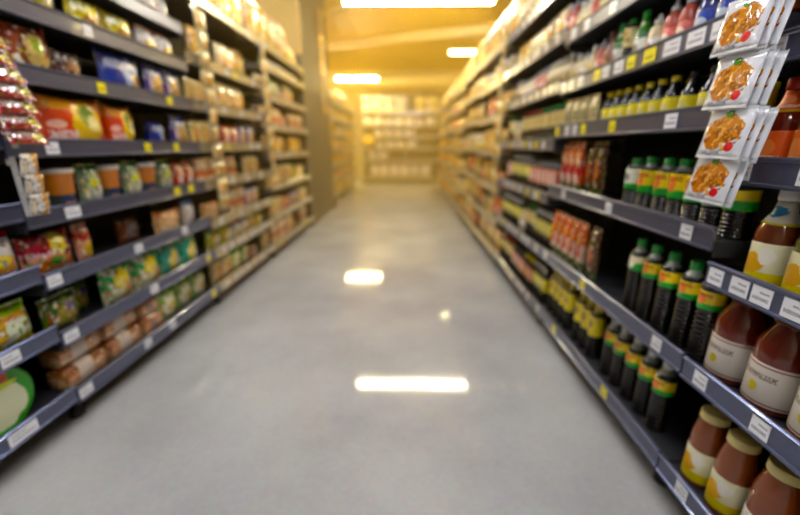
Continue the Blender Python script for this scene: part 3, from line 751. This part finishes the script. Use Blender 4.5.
for y in (1.49, 1.565, 1.64, 1.715, 1.79, 1.865, 1.94): put('ycap', 'R', XR, y, DR1[3], 'small yellow-capped bottle with yellow label', wh(1, 3), inset=.04)
for y in (2.05, 2.155, 2.26, 2.365): put('beige', 'R', XR, y, DR1[3], 'beige sachet printed with dark marks', wh(1, 3), inset=.035)
for y in (1.54, 1.62, 1.70, 1.78, 1.86): put('ycap', 'R', XR, y, DR1[3], 'small yellow-capped bottle in the rear row', wh(1, 3), inset=.13)
row = [('brownb', 'brown bottle with brown cap', 1.13), ('brownb', 'brown bottle with brown cap', 1.205), ('blueb', 'blue bottle with silver cap', 1.30), ('blueb', 'blue bottle with silver cap', 1.39),
       ('redb', 'reddish squeeze bottle with clear cap', 1.48), ('redb', 'reddish squeeze bottle with clear cap', 1.56), ('whiteb', 'white squeeze bottle with white cap', 1.65), ('greenb', 'green bottle with green cap', 1.74),
       ('darkgr', 'slim dark bottle with green cap', 1.83), ('greenb', 'green bottle with green cap', 1.91), ('brownb', 'brown bottle with brown cap', 1.99), ('redb', 'reddish squeeze bottle with clear cap', 2.075),
       ('creamb', 'cream bottle with white cap', 2.16), ('whiteb', 'white squeeze bottle with white cap', 2.25), ('creamb', 'cream bottle with white cap', 2.34)]
for k_, d_, y in row: put(k_, 'R', XR, y, DR1[4], d_, wh(1, 4), inset=.035, scale=(1, 1, .8 if k_ == 'darkgr' else .93))
row = [('darkcr', 'slim dark bottle with red cap', 1.14), ('brownb', 'brown bottle with brown cap', 1.22), ('blueb', 'blue bottle with silver cap', 1.31), ('darkgr', 'slim dark bottle with green cap', 1.40), ('brownb', 'brown bottle with brown cap', 1.48), ('redb', 'reddish squeeze bottle with clear cap', 1.57),
       ('blueb', 'blue bottle with silver cap', 1.66), ('darkgr', 'slim dark bottle with green cap', 1.75), ('creamb', 'cream bottle with white cap', 1.84), ('whiteb', 'white squeeze bottle with white cap', 1.93), ('creamb', 'cream bottle with white cap', 2.02), ('creamb', 'cream bottle with white cap', 2.11), ('redb', 'reddish squeeze bottle with clear cap', 2.2), ('creamb', 'cream bottle with white cap', 2.29), ('creamb', 'cream bottle with white cap', 2.37)]
for k_, d_, y in row: put(k_, 'R', XR, y, DR1[5], d_, wh(1, 5), inset=.035, scale=(1, 1, .93))

DESC = {'obr': 'orange-brown bag', 'darkyl': 'dark bottle with yellow label', 'darkpk': 'dark bottle with pink label', 'darkrd': 'dark bottle with red label', 'darkcr': 'slim dark bottle with red cap', 'darkgr': 'slim dark bottle with green cap',
        'creamb': 'cream bottle with white cap', 'whiteb': 'white squeeze bottle', 'redb': 'reddish squeeze bottle', 'crm': 'cream cracker bag', 'gold': 'golden crisp bag', 'ppk': 'pale pink box', 'crmbox': 'cream tea box', 'goldbox': 'golden cereal box',
        'tall': 'tall golden snack bag', 'tallc': 'tall cream snack bag', 'jarG': 'amber jar with cream lid', 'jarC': 'cream jar with white lid', 'can': 'red-labelled food can', 'amber': 'amber oil bottle with gold cap', 'amberL': 'tall amber oil bottle',
        'pouO': 'orange sauce pouch', 'pouR': 'red-orange sauce pouch', 'lgw': 'pale green bag', 'yg': 'yellow-green bag', 'orgp': 'red and white bag', 'whiteN': 'white bag with yellow bowl', 'tanp': 'long tan flour bag', 'beige': 'beige printed sachet', 'yel': 'yellow noodle bag', 'silver': 'silver wafer bag', 'brownb': 'brown bottle with brown cap', 'dkg': 'dark green bag', 'blt': 'blue-topped bag'}
def fill(side, xf, y0, y1, z, seq, where, seed=0, near=False, inset=.035, hmax=None, gap=.008, miss=0.0):
    """Fill one shelf from the near end with blocks of the given kinds; seq: [(key, how many)] repeated until full."""
    r = random.Random(seed); y = y0 + .035; i = 0
    while True:
        key, n = seq[i % len(seq)]; i += 1
        w, d, h, *_ = dims(key)
        sz = min(1.0, (hmax / h) if hmax else 1.0)
        for _ in range(n):
            if y + w > y1 - .03: return
            if r.random() >= miss:
                put(key, side, xf, y + w / 2, z, DESC[key], where, near, inset + r.uniform(0, .008) + (.02 if key in ('ppk', 'crmbox', 'goldbox') else 0), scale=(1, 1, sz) if sz < 1 else None)
            y += w + gap + r.uniform(0, .006)

# third right unit
seqs = [[('darkyl', 3), ('darkrd', 3), ('darkpk', 4), ('darkcr', 5)], [('darkyl', 4), ('darkgr', 3), ('whiteb', 2), ('darkyl', 4)], [('darkpk', 7), ('darkyl', 6), ('darkpk', 3)], [('darkgr', 6), ('darkcr', 6), ('creamb', 3)],
        [('creamb', 5), ('redb', 3), ('whiteb', 4), ('creamb', 4)], [('redb', 2), ('crm', 2), ('beige', 3), ('gold', 3)]]
for i, sq in enumerate(seqs):
    fill('R', XR, B[2], B[3], DR2[i], sq, wh(2, i), 100 + i, False, hmax=(DR2[i + 1] - DR2[i] - .075))
fill('R', XR, B[2], B[3], DR2[6], [('amberL', 3), ('tallc', 2), ('amberL', 3)], wh(2, 6), 107)
fs = [[('tall', 2), ('goldbox', 3)], [('jarG', 5), ('amber', 4)], [('gold', 3), ('pouO', 4)], [('goldbox', 3), ('crm', 3)], [('jarC', 5), ('ppk', 2)], [('pouO', 4), ('crmbox', 4)], [('crm', 3), ('gold', 3)], [('orgp', 3), ('goldbox', 3)], [('ppk', 4), ('crm', 3)]]
for k in range(3, 9):
    sh = [0, .03, -.02, .02, -.03, .01][k - 3]
    dd = [DRF[0]] + [z + sh for z in DRF[1:]]
    for i in range(6):
        fill('R', XR, B[k], B[k + 1], dd[i], fs[(i * 2 + k * 4) % 9], wh(k, i), 200 + 10 * k + i, hmax=dd[i + 1] - dd[i] - .08, miss=.12)
    fill('R', XR, B[k], B[k + 1], dd[6], [[('tall', 2), ('amberL', 3)], [('tallc', 3), ('tall', 2)]][k % 2], wh(k, 6), 260 + k)

# ------------------------------------------------------------------ left side
DL1 = [.15, .43, .69, .95, 1.22, 1.495, 1.735, 1.955, 2.2]
DL0 = [.17, .47, .735, .985, 1.25, 1.52, 1.76, 2.0, 2.22]
DL2 = [.15, .43, .66, .95, 1.22, 1.50, 1.80, 2.21]
DL3 = [.15, .46, .78, 1.12, 1.42, 1.72, 2.02, 2.22]
tl0 = {0: [(1.14, 'w', .11), (.7, 'w', .05)], 1: [(1.18, 'w', .07)], 2: [(1.0, 'w', .06)], 3: [(1.1, 'w', .06)], 5: [(1.3, 'y', .06)]}
tl1 = {0: [(1.425, 'w', .07), (1.85, 'w', .055), (2.08, 'w', .06), (2.60, 'y', .06)], 1: [(1.43, 'w', .07), (1.985, 'w', .065), (2.6, 'y', .05)], 2: [(1.425, 'w', .065), (1.93, 'w', .06), (2.37, 'w', .06)],
       3: [(1.59, 'w', .075), (2.36, 'y', .06), (2.52, 'y', .06)], 4: [(1.57, 'w', .06), (2.16, 'y', .05), (2.43, 'y', .05)], 5: [(1.46, 'y', .07), (1.91, 'y', .05), (2.44, 'y', .05)], 6: [(1.9, 'w', .05)], 7: []}
GL = 'gondola shelving along the left side'
shelf_unit('dark shelving unit nearest the camera on the left, mostly cropped by the frame', 'L', XL, BL[0], BL[1], DL0, 2.4, tags=tl0, group=GL)
shelf_unit('second dark shelving unit on the left, with orange and blue packs', 'L', XL, BL[1], BL[2], DL1, 2.4, tags=tl1, group=GL)
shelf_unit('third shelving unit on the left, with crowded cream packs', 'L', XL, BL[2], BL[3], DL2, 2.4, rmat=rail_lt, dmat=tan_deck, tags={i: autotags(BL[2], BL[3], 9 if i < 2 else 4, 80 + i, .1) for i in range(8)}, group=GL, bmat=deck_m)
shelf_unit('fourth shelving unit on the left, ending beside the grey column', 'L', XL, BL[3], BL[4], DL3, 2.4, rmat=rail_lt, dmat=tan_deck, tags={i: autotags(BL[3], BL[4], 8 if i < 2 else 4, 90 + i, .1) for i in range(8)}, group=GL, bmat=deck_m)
def wl(b, i, n=9): return f'{shelf_name(i, n)}, {BAYS_L[b]}'
# nearest left unit
put('tub', 'L', XL, 1.14, DL0[0], 'green round noodle tub facing the aisle', wl(0, 0), inset=.06)
put('tub', 'L', XL, .86, DL0[0], 'green round noodle tub facing the aisle', wl(0, 0), inset=.06)
for y in (1.255, 1.04, .83, .62): put('yg', 'L', XL, y, DL0[1], 'yellow-green noodle bag with red wording', wl(0, 1))
for y in (1.295, 1.13, .97, .8): put('whiteN', 'L', XL, y, DL0[2], 'white bag with orange bowl picture', wl(0, 2))
for y in (1.295, 1.145, .99, .84): put('clear', 'L', XL, y, DL0[3], 'clear whitish cracker bag', wl(0, 3))
for y in (1.18, 1.02, .86): put('noodBr', 'L', XL, y, DL0[4], 'brown noodle packet', wl(0, 4))
for y in (1.22, 1.0): put('noodB', 'L', XL, y, DL0[5], 'bronze noodle pack', wl(0, 5))
# second left unit
for k in range(2):
    for y in (1.52, 1.775): put('bread', 'L', XL, y, DL1[0], ['sliced bread bag, lower layer', 'sliced bread bag, upper layer'][k], wl(1, 0), zoff=.118 * k, inset=.045 + .01 * k)
put('bun', 'L', XL, 1.99, DL1[0], 'tan bun bag', wl(1, 0))
put('bun', 'L', XL, 1.985, DL1[0], 'orange-topped bun bag, on another', wl(1, 0), zoff=.124, inset=.04, scale=(.9, .9, .8))
for y in (2.17, 2.35, 2.53): put('lgw', 'L', XL, y, DL1[0], 'pale green vermicelli bag', wl(1, 0), scale=(1, 1, .92))
put('dkg', 'L', XL, 1.51, DL1[1], 'dark green seaweed bag', wl(1, 1), inset=.06)
put('dkg', 'L', XL, 1.68, DL1[1], 'dark green seaweed bag', wl(1, 1), inset=.14, scale=(1, .8, 1))
for y in (1.83, 2.06): put('green', 'L', XL, y, DL1[1], 'bright green cracker bag with yellow sun', wl(1, 1), inset=.032)
for y in (2.28, 2.49): put('teal', 'L', XL, y, DL1[1], 'teal cracker bag with yellow patch', wl(1, 1))
put('pink', 'L', XL, 1.515, DL1[2], 'pink and red noodle multipack', wl(1, 2), inset=.04)
put('pinkt', 'L', XL, 1.685, DL1[2], 'narrow pink wafer bag', wl(1, 2), inset=.045)
put('obr', 'L', XL, 2.10, DL1[2], 'dim orange-brown bag set back', wl(1, 2), inset=.13)
put('tanp', 'L', XL, 2.33, DL1[2], 'long tan flour bag with orange edge', wl(1, 2), inset=.035)
put('blt', 'L', XL, 2.55, DL1[2], 'blue-topped sugar bag', wl(1, 2), inset=.035)
for y in (1.66, 1.935, 2.225): put('cupO', 'L', XL, y, DL1[3], 'orange and dark noodle cup with white lid', wl(1, 3), inset=.03)
for y in (1.795, 2.08, 2.37): put('pouG', 'L', XL, y, DL1[3], 'grey-green soup pouch with round picture', wl(1, 3), inset=.035)
for y in (2.52, 2.63): put('orgp', 'L', XL, y, DL1[3], 'red and white cereal bag', wl(1, 3), inset=.035, scale=(1, .68, 1))
put('noodO', 'L', XL, 1.80, DL1[4], 'large orange noodle multipack with bowl picture', wl(1, 4), inset=.03, scale=(1, 1, 1.12))
put('noodO', 'L', XL, 2.085, DL1[4], 'smaller orange noodle multipack, beside the large one', wl(1, 4), inset=.03, scale=(1, .52, 1.06))
put('blue', 'L', XL, 2.44, DL1[4], 'small blue biscuit bag', wl(1, 4), inset=.08, scale=(1, .5, .8))
for y in (2.60,): put('silver', 'L', XL, y, DL1[4], 'silver wafer bag', wl(1, 4), inset=.035)
put('noodB', 'L', XL, 1.66, DL1[5], 'bronze noodle pack with bowl picture', wl(1, 5), inset=.035, scale=(1, 1, 1.12))
put('noodBr', 'L', XL, 1.86, DL1[5], 'brown noodle packet', wl(1, 5), inset=.06)
put('blue', 'L', XL, 2.17, DL1[5], 'large blue biscuit bag', wl(1, 5), inset=.035, scale=(1, 1.15, 1.04))
for y in (2.42, 2.59): put('silver', 'L', XL, y, DL1[5], 'silver and blue wafer bag', wl(1, 5), inset=.03)
put('dkg', 'L', XL, 1.76, DL1[6], 'dark green seaweed bag', wl(1, 6), inset=.05)
for y in (2.0, 2.215): put('yel', 'L', XL, y, DL1[6], 'yellow noodle bag with green base', wl(1, 6), inset=.035, scale=(1, 1, .95))
for y in (2.42, 2.585): put('whiteN', 'L', XL, y, DL1[6], 'white bag with orange bowl picture', wl(1, 6), inset=.03, scale=(1, 1, .85))
for y in (2.5, 2.62): put('blt', 'L', XL, y, DL1[7], 'blue-topped sugar bag', wl(1, 7), inset=.04, scale=(1, .9, 1))
# far left units
ls = [[('crm', 2), ('lgw', 2), ('obr', 1)], [('yg', 2), ('whiteN', 2), ('crm', 1)], [('tanp', 1), ('ppk', 3), ('silver', 2)], [('ppk', 4), ('crm', 3)], [('crmbox', 3), ('orgp', 2), ('silver', 3)], [('crmbox', 3), ('crm', 3), ('yg', 1)], [('gold', 3), ('crm', 2)], [('ppk', 4), ('orgp', 2)]]
for b, D in ((2, DL2), (3, DL3)):
    for i in range(7):
        nx = D[i + 1]
        fill('L', XL, BL[b], BL[b + 1], D[i], ls[(i + 3 * (b - 2)) % 8], wl(b, i, 8), 300 + 10 * b + i, hmax=nx - D[i] - .075, miss=.12)
    fill('L', XL, BL[b], BL[b + 1], D[7], [[('tallc', 3), ('tall', 2)], [('tall', 3), ('tallc', 2), ('gold', 2)]][b - 2], wl(b, 7, 8), 350 + b)

# units beyond the column
XF = -1.62
for k in range(3):
    y0 = 7.95 + 1.33 * k
    DF = [.15, .47, .80, 1.13, 1.46, 1.79, 2.12]
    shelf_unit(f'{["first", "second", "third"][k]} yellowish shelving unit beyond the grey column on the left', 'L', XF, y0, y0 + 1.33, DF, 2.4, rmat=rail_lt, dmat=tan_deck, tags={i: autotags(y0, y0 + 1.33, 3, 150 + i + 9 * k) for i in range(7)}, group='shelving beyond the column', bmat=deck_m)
    for i in range(6):
        fill('L', XF, y0, y0 + 1.33, DF[i], fs[(i * 5 + k * 2) % 9], f'{shelf_name(i, 7)}, {BAYS_F[k]}', 400 + 10 * k + i, hmax=.25)
    fill('L', XF, y0, y0 + 1.33, DF[6], [('tall', 2), ('crm', 3)], f'{shelf_name(6, 7)}, {BAYS_F[k]}', 470 + k)

# back unit across the aisle: long shelves with tissue packs; built along Y then turned to face the camera
def back_unit():
    D = [.15, .74, 1.13, 1.51, 1.86, 2.25]
    root = link('shelving_unit', None)
    tag(root, 'wide pale shelving unit across the far end of the aisle, stacked with white packs', 'shelving unit')
    def P(name, mb, par=root): return link(name, mb.mesh(name), par)
    x0, x1, y = -1.56, 1.36, 12.9
    b = MB(); b.box(x0, x1, y + .05, y + .6, 0, .11, kick_m); P('plinth', b)
    b = MB(); b.box(x0, x1, y + .6, y + .62, 0, 2.9, deck_m); P('back_panel', b)
    for x in (x0, -.1, x1 - .04):
        b = MB(); b.box(x, x + .04, y + .55, y + .597, .14, 2.9, rail_lt); P('upright', b)
    for z in D:
        b = MB(); b.box(x0, x1, y + .01, y + .54, z - .026, z - .004, tan_deck)
        sh = P('shelf', b)
        q = MB(); q.box(x0, x1, y - .002, y + .008, z - .036, z + .036, rail_lt); P('price_rail', q, sh)
    rows = [(0, -1.3, .95, 'tiss', 1.7), (1, -1.35, -.38, 'tiss', 1.1), (2, -1.08, .58, 'tiss', 1.0), (3, -1.15, .40, 'tiss', .95), (4, -1.5, 1.15, 'tiss', .95), (5, -1.5, .23, 'tissB', 1.0), (5, .26, 1.3, 'tissY', 1.0)]
    cn = {}
    for (i, a, c, key, sz) in rows:
        w = dims(key)[0]; x = a
        while x + w < c + .05:
            for lay in range(2 if i == 5 else 1):
                o = place(key, (x + w / 2, y + .22, D[i] - .003 + lay * .262), -PI / 2, False, (1, 1, sz))
                nm = {'tiss': 'white tissue pack', 'tissB': 'pale blue tissue pack', 'tissY': 'pale yellow tissue pack'}[key]
                name_it(o, nm + (', upper layer' if lay else ''), f'{shelf_name(i, 6)}, far end unit')
            x += w + .012
back_unit()
b = MB(); b.lathe([(.16, 0), (.16, .012)], plain('yellow_disc', C255(236, 180, 40), .4), 28)
b.v = [(p[0], p[2], p[1]) for p in b.v]
b.box(-.01, .01, .012, .039, -.32, .1, rail_lt)
o = link('sale_disc', b.mesh('sale_disc'), None, (-1.32, 12.86, 1.42)); tag(o, 'round yellow sign on the front of the far end unit', 'sign')

# ------------------------------------------------------------------ clip strips and hanging packets
def clip_strip(x, y, z0, z1, label, side, w=.022, pegs=()):
    root = link('clip_strip', None, None, (x, y, 0)); tag(root, label, 'clip strip')
    m = plain('translucent_strip_plastic', C255(170, 172, 178), .25, coat=.5)
    b = MB(); b.box(-.001, .001, -w / 2, w / 2, z0, z1, m); link('strip', b.mesh('strip'), root)
    b = MB(); s = 1 if side == 'R' else -1
    b.box(0, s * .018, -.006, .006, z1 - .012, z1 - .008, m); b.box(s * .016, s * .020, -.006, .006, z1 - .03, z1 - .008, m)
    link('hook', b.mesh('hook'), root)
    for zp in pegs:
        b = MB(); b.box(0, -s * .07, -.002, .002, zp, zp + .004, m); b.box(-s * .07, -s * .073, -.002, .002, zp, zp + .012, m)
        link('peg', b.mesh('peg'), root)
    return root

# fried snack packets, right
clip_strip(.885, 1.035, 1.07, 1.86, 'plastic strip holding fried snack packets at the right unit joint', 'R', pegs=(1.071,))
fm = MB(); pillow(fm, .132, .010, .130, P_fry, seal=.008, seed=41, wr=.10)
hm = MB()
fme = fm.mesh('snack_packet')
zs = [1.450, 1.319, 1.196, 1.080]
for i, z in enumerate(zs):
    for j in range(3 if i < 3 else 2):
        nm = ['top', 'second', 'third', 'bottom'][i]
        o = link('snack_packet', fme, None, (.808 + .0165 * j, [1.052, 1.04, 1.024, 1.036][i] - .007 * j, z - .003 * j), (math.radians(2), math.radians(8), math.radians(3)))
        tag(o, f'white fried snack packet, {nm} tier of right hanging strip, {["in front", "behind the front one", "rearmost"][j]}', 'snack packet', 'fried snack packets on the hanging strip')
# red sachets, left
clip_strip(-1.453, 1.40, 1.22, 1.86, 'plastic strip holding dark red sachets at the left unit joint', 'L')
sm_ = MB(); pillow(sm_, .15, .019, .078, P_sachet, seal=.006, seed=43, wr=.12, upright=False)
sme = sm_.mesh('red_sachet')
for i in range(11):
    o = link('red_sachet', sme, None, (-1.385, 1.40 - (.014 * (i - 2) if i > 2 else 0) + rnd.uniform(-.012, .012), 1.235 + .052 * i), (rnd.uniform(-.04, .04), math.radians(-32), rnd.uniform(-.04, .04)))
    tag(o, f'shiny dark red sachet, {ORD[i]} from the bottom of the left hanging strip', 'sachet', 'red sachets on the hanging strip')
# amber-white sachets below them
clip_strip(-1.453, 1.375, .97, 1.19, 'short plastic strip of amber sachets below the red ones', 'L', pegs=(1.055, 1.13))
sm_ = MB(); pillow(sm_, .07, .02, .085, P_goldsachet, seal=.006, seed=44, wr=.15)
sme = sm_.mesh('amber_sachet')
for i in range(3):
    o = link('amber_sachet', sme, None, (-1.405, 1.375, .975 + .072 * i), (0, math.radians(12), .1 * (i - 1)))
    tag(o, f'small amber and white sachet, {ORD[i]} from the bottom of the short left strip', 'sachet', 'amber sachets on the short strip')
# cream packets on strips at the farther joints
sm_ = MB(); pillow(sm_, .13, .03, .114, P_crm, seal=.008, seed=45, wr=.12); cme = sm_.mesh('cream_packet')
sm_ = MB(); pillow(sm_, .16, .03, .112, P_gold, seal=.008, seed=46, wr=.12); gme = sm_.mesh('golden_packet')
def strip_of(x, y, z0, n, side, where, step=.125):
    clip_strip(x, y, z0 - .02, z0 + n * step + .03, f'plastic strip of cream packets {where}', side, pegs=[z0 + step * i + .1175 for i in range(n)])
    s = -1 if side == 'R' else 1
    for i in range(n):
        o = link('cream_packet', gme if 'column' in where else cme, None, (x + s * .028, y + rnd.uniform(-.01, .01), z0 + step * i), (rnd.uniform(-.1, .1), s * .08, rnd.uniform(-.2, .2)))
        tag(o, f'{"golden" if "column" in where else "cream"} packet, {ORD[i]} from the bottom, hanging {where}', 'packet', f'cream packets hanging {where}')
strip_of(XL + .015, BL[2] + .16, .75, 11, 'L', 'between second and third left units')
strip_of(XL + .015, BL[3], .8, 11, 'L', 'between third and fourth left units')
strip_of(XR - .015, B[3] + .01, .75, 12, 'R', 'between third and fourth right units')

# ------------------------------------------------------------------ the room
def concrete():
    m, nt, b = new_mat('polished_concrete')
    N, L = nt.nodes, nt.links
    tc = N.new('ShaderNodeTexCoord')
    n1 = N.new('ShaderNodeTexNoise'); n1.inputs['Scale'].default_value = 1.6; n1.inputs['Detail'].default_value = 6
    n2 = N.new('ShaderNodeTexNoise'); n2.inputs['Scale'].default_value = 45; n2.inputs['Detail'].default_value = 4
    L.new(tc.outputs['Object'], n1.inputs['Vector']); L.new(tc.outputs['Object'], n2.inputs['Vector'])
    cr = N.new('ShaderNodeValToRGB')
    cr.color_ramp.elements[0].position = .3; cr.color_ramp.elements[0].color = C255(168, 169, 172)
    cr.color_ramp.elements[1].position = .75; cr.color_ramp.elements[1].color = C255(196, 197, 199)
    L.new(n1.outputs['Fac'], cr.inputs[0])
    mx = N.new('ShaderNodeMix'); mx.data_type = 'RGBA'; mx.blend_type = 'MULTIPLY'; mx.inputs[0].default_value = .25
    L.new(cr.outputs[0], mx.inputs[6]); L.new(n2.outputs['Color'], mx.inputs[7])
    L.new(mx.outputs[2], b.inputs['Base Color'])
    mr = N.new('ShaderNodeMapRange'); mr.inputs['To Min'].default_value = .04; mr.inputs['To Max'].default_value = .085
    L.new(n1.outputs['Fac'], mr.inputs['Value']); L.new(mr.outputs[0], b.inputs['Roughness'])
    b.inputs['Specular IOR Level'].default_value = .6
    return m
b = MB(); b.box(-7, 7, -4, 17, -.1, 0, concrete()); struct('floor', b)
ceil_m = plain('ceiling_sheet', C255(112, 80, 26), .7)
wall_m = plain('painted_wall', C255(150, 140, 118), .7)
CZ = 4.2
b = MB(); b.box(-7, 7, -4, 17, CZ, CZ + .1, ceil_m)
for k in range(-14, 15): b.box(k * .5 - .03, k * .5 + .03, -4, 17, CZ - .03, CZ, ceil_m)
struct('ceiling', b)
for nm, q in (('wall_left', (-7.1, -7, -4, 17)), ('wall_right', (7, 7.1, -4, 17)), ('wall_far', (-7, 7, 17, 17.1)), ('wall_behind', (-7, 7, -4.1, -4))):
    b = MB(); b.box(q[0], q[1], q[2], q[3], 0, CZ, wall_m); struct(nm, b)
# roof girders running across, slightly askew like in the photo
gir = plain('roof_girder_paint', C255(226, 200, 136), .5)
def girder(name, xa, ya, xb, yb, z, t, h):
    b = MB(); L_ = math.hypot(xb - xa, yb - ya)
    b.box(0, L_, -t / 2, t / 2, z, z + .03, gir); b.box(0, L_, -t / 2, t / 2, z + h - .03, z + h, gir); b.box(0, L_, -.012, .012, z + .03, z + h - .03, gir)
    o = struct(name, b); o.location = (xa, ya, 0); o.rotation_euler = (0, 0, math.atan2(yb - ya, xb - xa)); return o
girder('trim_1', -5.5, 11.2, 5.5, 7.1, 3.42, .10, .15)
girder('trim_2', -2.5, 9.34, 1.5, 5.06, 3.75, .12, .22)
girder('trim_3', -6, 15.0, 6, 14.4, 3.3, .14, .3)
# added panel over the end of the left shelving; golden light put into its colour
b = MB(); b.box(-2.5, -1.50, 5.745, 5.775, 2.46, CZ - .03, plain('yellow_fascia_paint', C255(226, 188, 104), .5)); struct('trim_4', b)  # added panel, stands in for golden light on the column front
# column
colm = plain('grey_column_paint', C255(88, 82, 70), .5)
b = MB(); b.box(-2.45, -1.52, 5.78, 7.7, 0, CZ, colm, ch=.015); b.box(-2.47, -1.505, 5.76, 7.72, 0, .12, colm)
struct('pillar', b, 'grey rectangular column beside the left shelving')
strip_of(-1.488, 6.9, 1.75, 13, 'L', 'on the grey column, tall strip')
strip_of(-1.488, 7.45, 1.25, 6, 'L', 'on the grey column, nearer the far shelves', .15)

# ------------------------------------------------------------------ ceiling lights (tubes on housings, hung on rods)
def lamp_mat(name, col, s):
    m = bpy.data.materials.new(name); m.use_nodes = True; nt = m.node_tree
    for n in list(nt.nodes): nt.nodes.remove(n)
    e = nt.nodes.new('ShaderNodeEmission'); e.inputs['Color'].default_value = col + (1,); e.inputs['Strength'].default_value = s
    o = nt.nodes.new('ShaderNodeOutputMaterial'); nt.links.new(e.outputs[0], o.inputs['Surface'])
    return m
cool = lamp_mat('cool_white_tube', (.95, .97, 1.0), 84)
mid = lamp_mat('neutral_tube', (1.0, .82, .48), 170)
bright = lamp_mat('bright_warm_tube', (1.0, .68, .24), 380)
dim = lamp_mat('warm_dim_tube', (1.0, .74, .30), 30)
warm = lamp_mat('warm_tube', (1.0, .66, .16), 190)  # only for the added lamps over the neighbouring aisles
house = plain('lamp_housing', C255(210, 206, 196), .4)
rod = plain('lamp_rod', C255(120, 116, 108), .4)
def lamp(x, y, length, m, label, z=3.2):
    root = link('linear_light', None, None, (x, y, z)); tag(root, label, 'ceiling light', 'linear ceiling lights')
    L_ = length / 2
    b = MB(); b.box(-L_, L_, -.038, .038, .0, .05, m, ch=.012); link('diffuser', b.mesh('diffuser'), root)
    b = MB(); b.box(-L_ - .02, L_ + .02, -.028, .028, .051, .10, house, ch=.008); link('housing', b.mesh('housing'), root)
    for sx in (-.7, .7):
        b = MB(); b.lathe([(.005, .11), (.005, CZ - z)], rod, 8, cx=sx * L_); link('rod', b.mesh('rod'), root)
lamp(.14, 6.2, 2.15, mid, 'long bright light above the aisle, cut by the top edge')
lamp(-1.53, 12.05, 1.2, bright, 'bright light bar over the far left of the aisle', 3.1)
lamp(1.24, 9.3, .62, dim, 'short light bar above the far right shelves')
lamp(-.75, 2.9, 1.9, cool, 'light above the near aisle, mirrored in the floor')
lamp(.3, .3, 2.1, cool, 'added light above the camera, out of frame')  # this and the next lamp are added to brighten the near aisle
lamp(.0, -2.4, 2.1, cool, 'added light behind the camera, out of frame')
for sx in (-1, 1):  # lamps added out of view, brighten the hall and its golden haze
    for y, m in ((.5, cool), (4.0, cool), (8.0, warm), (11.5, warm), (15, warm)):
        lamp(sx * 4.4, y, 2.1, m, f'light over the neighbouring {"left" if sx < 0 else "right"} aisle, {ORD[[.5, 4.0, 8.0, 11.5, 15].index(y)]} from the camera, added out of frame')

# ------------------------------------------------------------------ world and camera
w = bpy.data.worlds.new('World'); SC.world = w; w.use_nodes = True
w.node_tree.nodes['Background'].inputs[0].default_value = (.5, .5, .5, 1); w.node_tree.nodes['Background'].inputs[1].default_value = 0.05
hz = w.node_tree.nodes.new('ShaderNodeVolumeScatter')       # haze added to give the far half of the hall a golden glow
hz.inputs['Color'].default_value = (1.0, .62, .07, 1); hz.inputs['Density'].default_value = .045; hz.inputs['Anisotropy'].default_value = 0.0
w.node_tree.links.new(hz.outputs[0], w.node_tree.nodes['World Output'].inputs['Volume'])
wt = w.node_tree
tcw = wt.nodes.new('ShaderNodeTexCoord'); sx_ = wt.nodes.new('ShaderNodeSeparateXYZ'); mr_ = wt.nodes.new('ShaderNodeMapRange')
mr_.interpolation_type = 'SMOOTHSTEP'
mr_.inputs['From Min'].default_value = 1.2; mr_.inputs['From Max'].default_value = 7.0
mr_.inputs['To Min'].default_value = 0.0; mr_.inputs['To Max'].default_value = .056
wt.links.new(tcw.outputs['Object'], sx_.inputs[0]); wt.links.new(sx_.outputs['Y'], mr_.inputs['Value']); wt.links.new(mr_.outputs[0], hz.inputs['Density'])
w.cycles.volume_step_size = .7
SC.cycles.volume_max_steps = 64
F = 370.0
th = math.atan(112 / F); ps = math.atan(8 / F * math.cos(th))
cd = bpy.data.cameras.new('camera'); cam = bpy.data.objects.new('camera', cd); COL.objects.link(cam)
cam.location = (0, 0, CAM_H); cam.rotation_euler = (PI / 2 - th, 0, ps)
cd.sensor_width = 36; cd.sensor_fit = 'HORIZONTAL'; cd.lens = F / 800 * 36; cd.clip_start = .02
cd.dof.use_dof = True; cd.dof.focus_distance = .75; cd.dof.aperture_fstop = 1.0
SC.camera = cam
SC.cycles.volume_bounces = 1
SC.cycles.max_bounces = 6
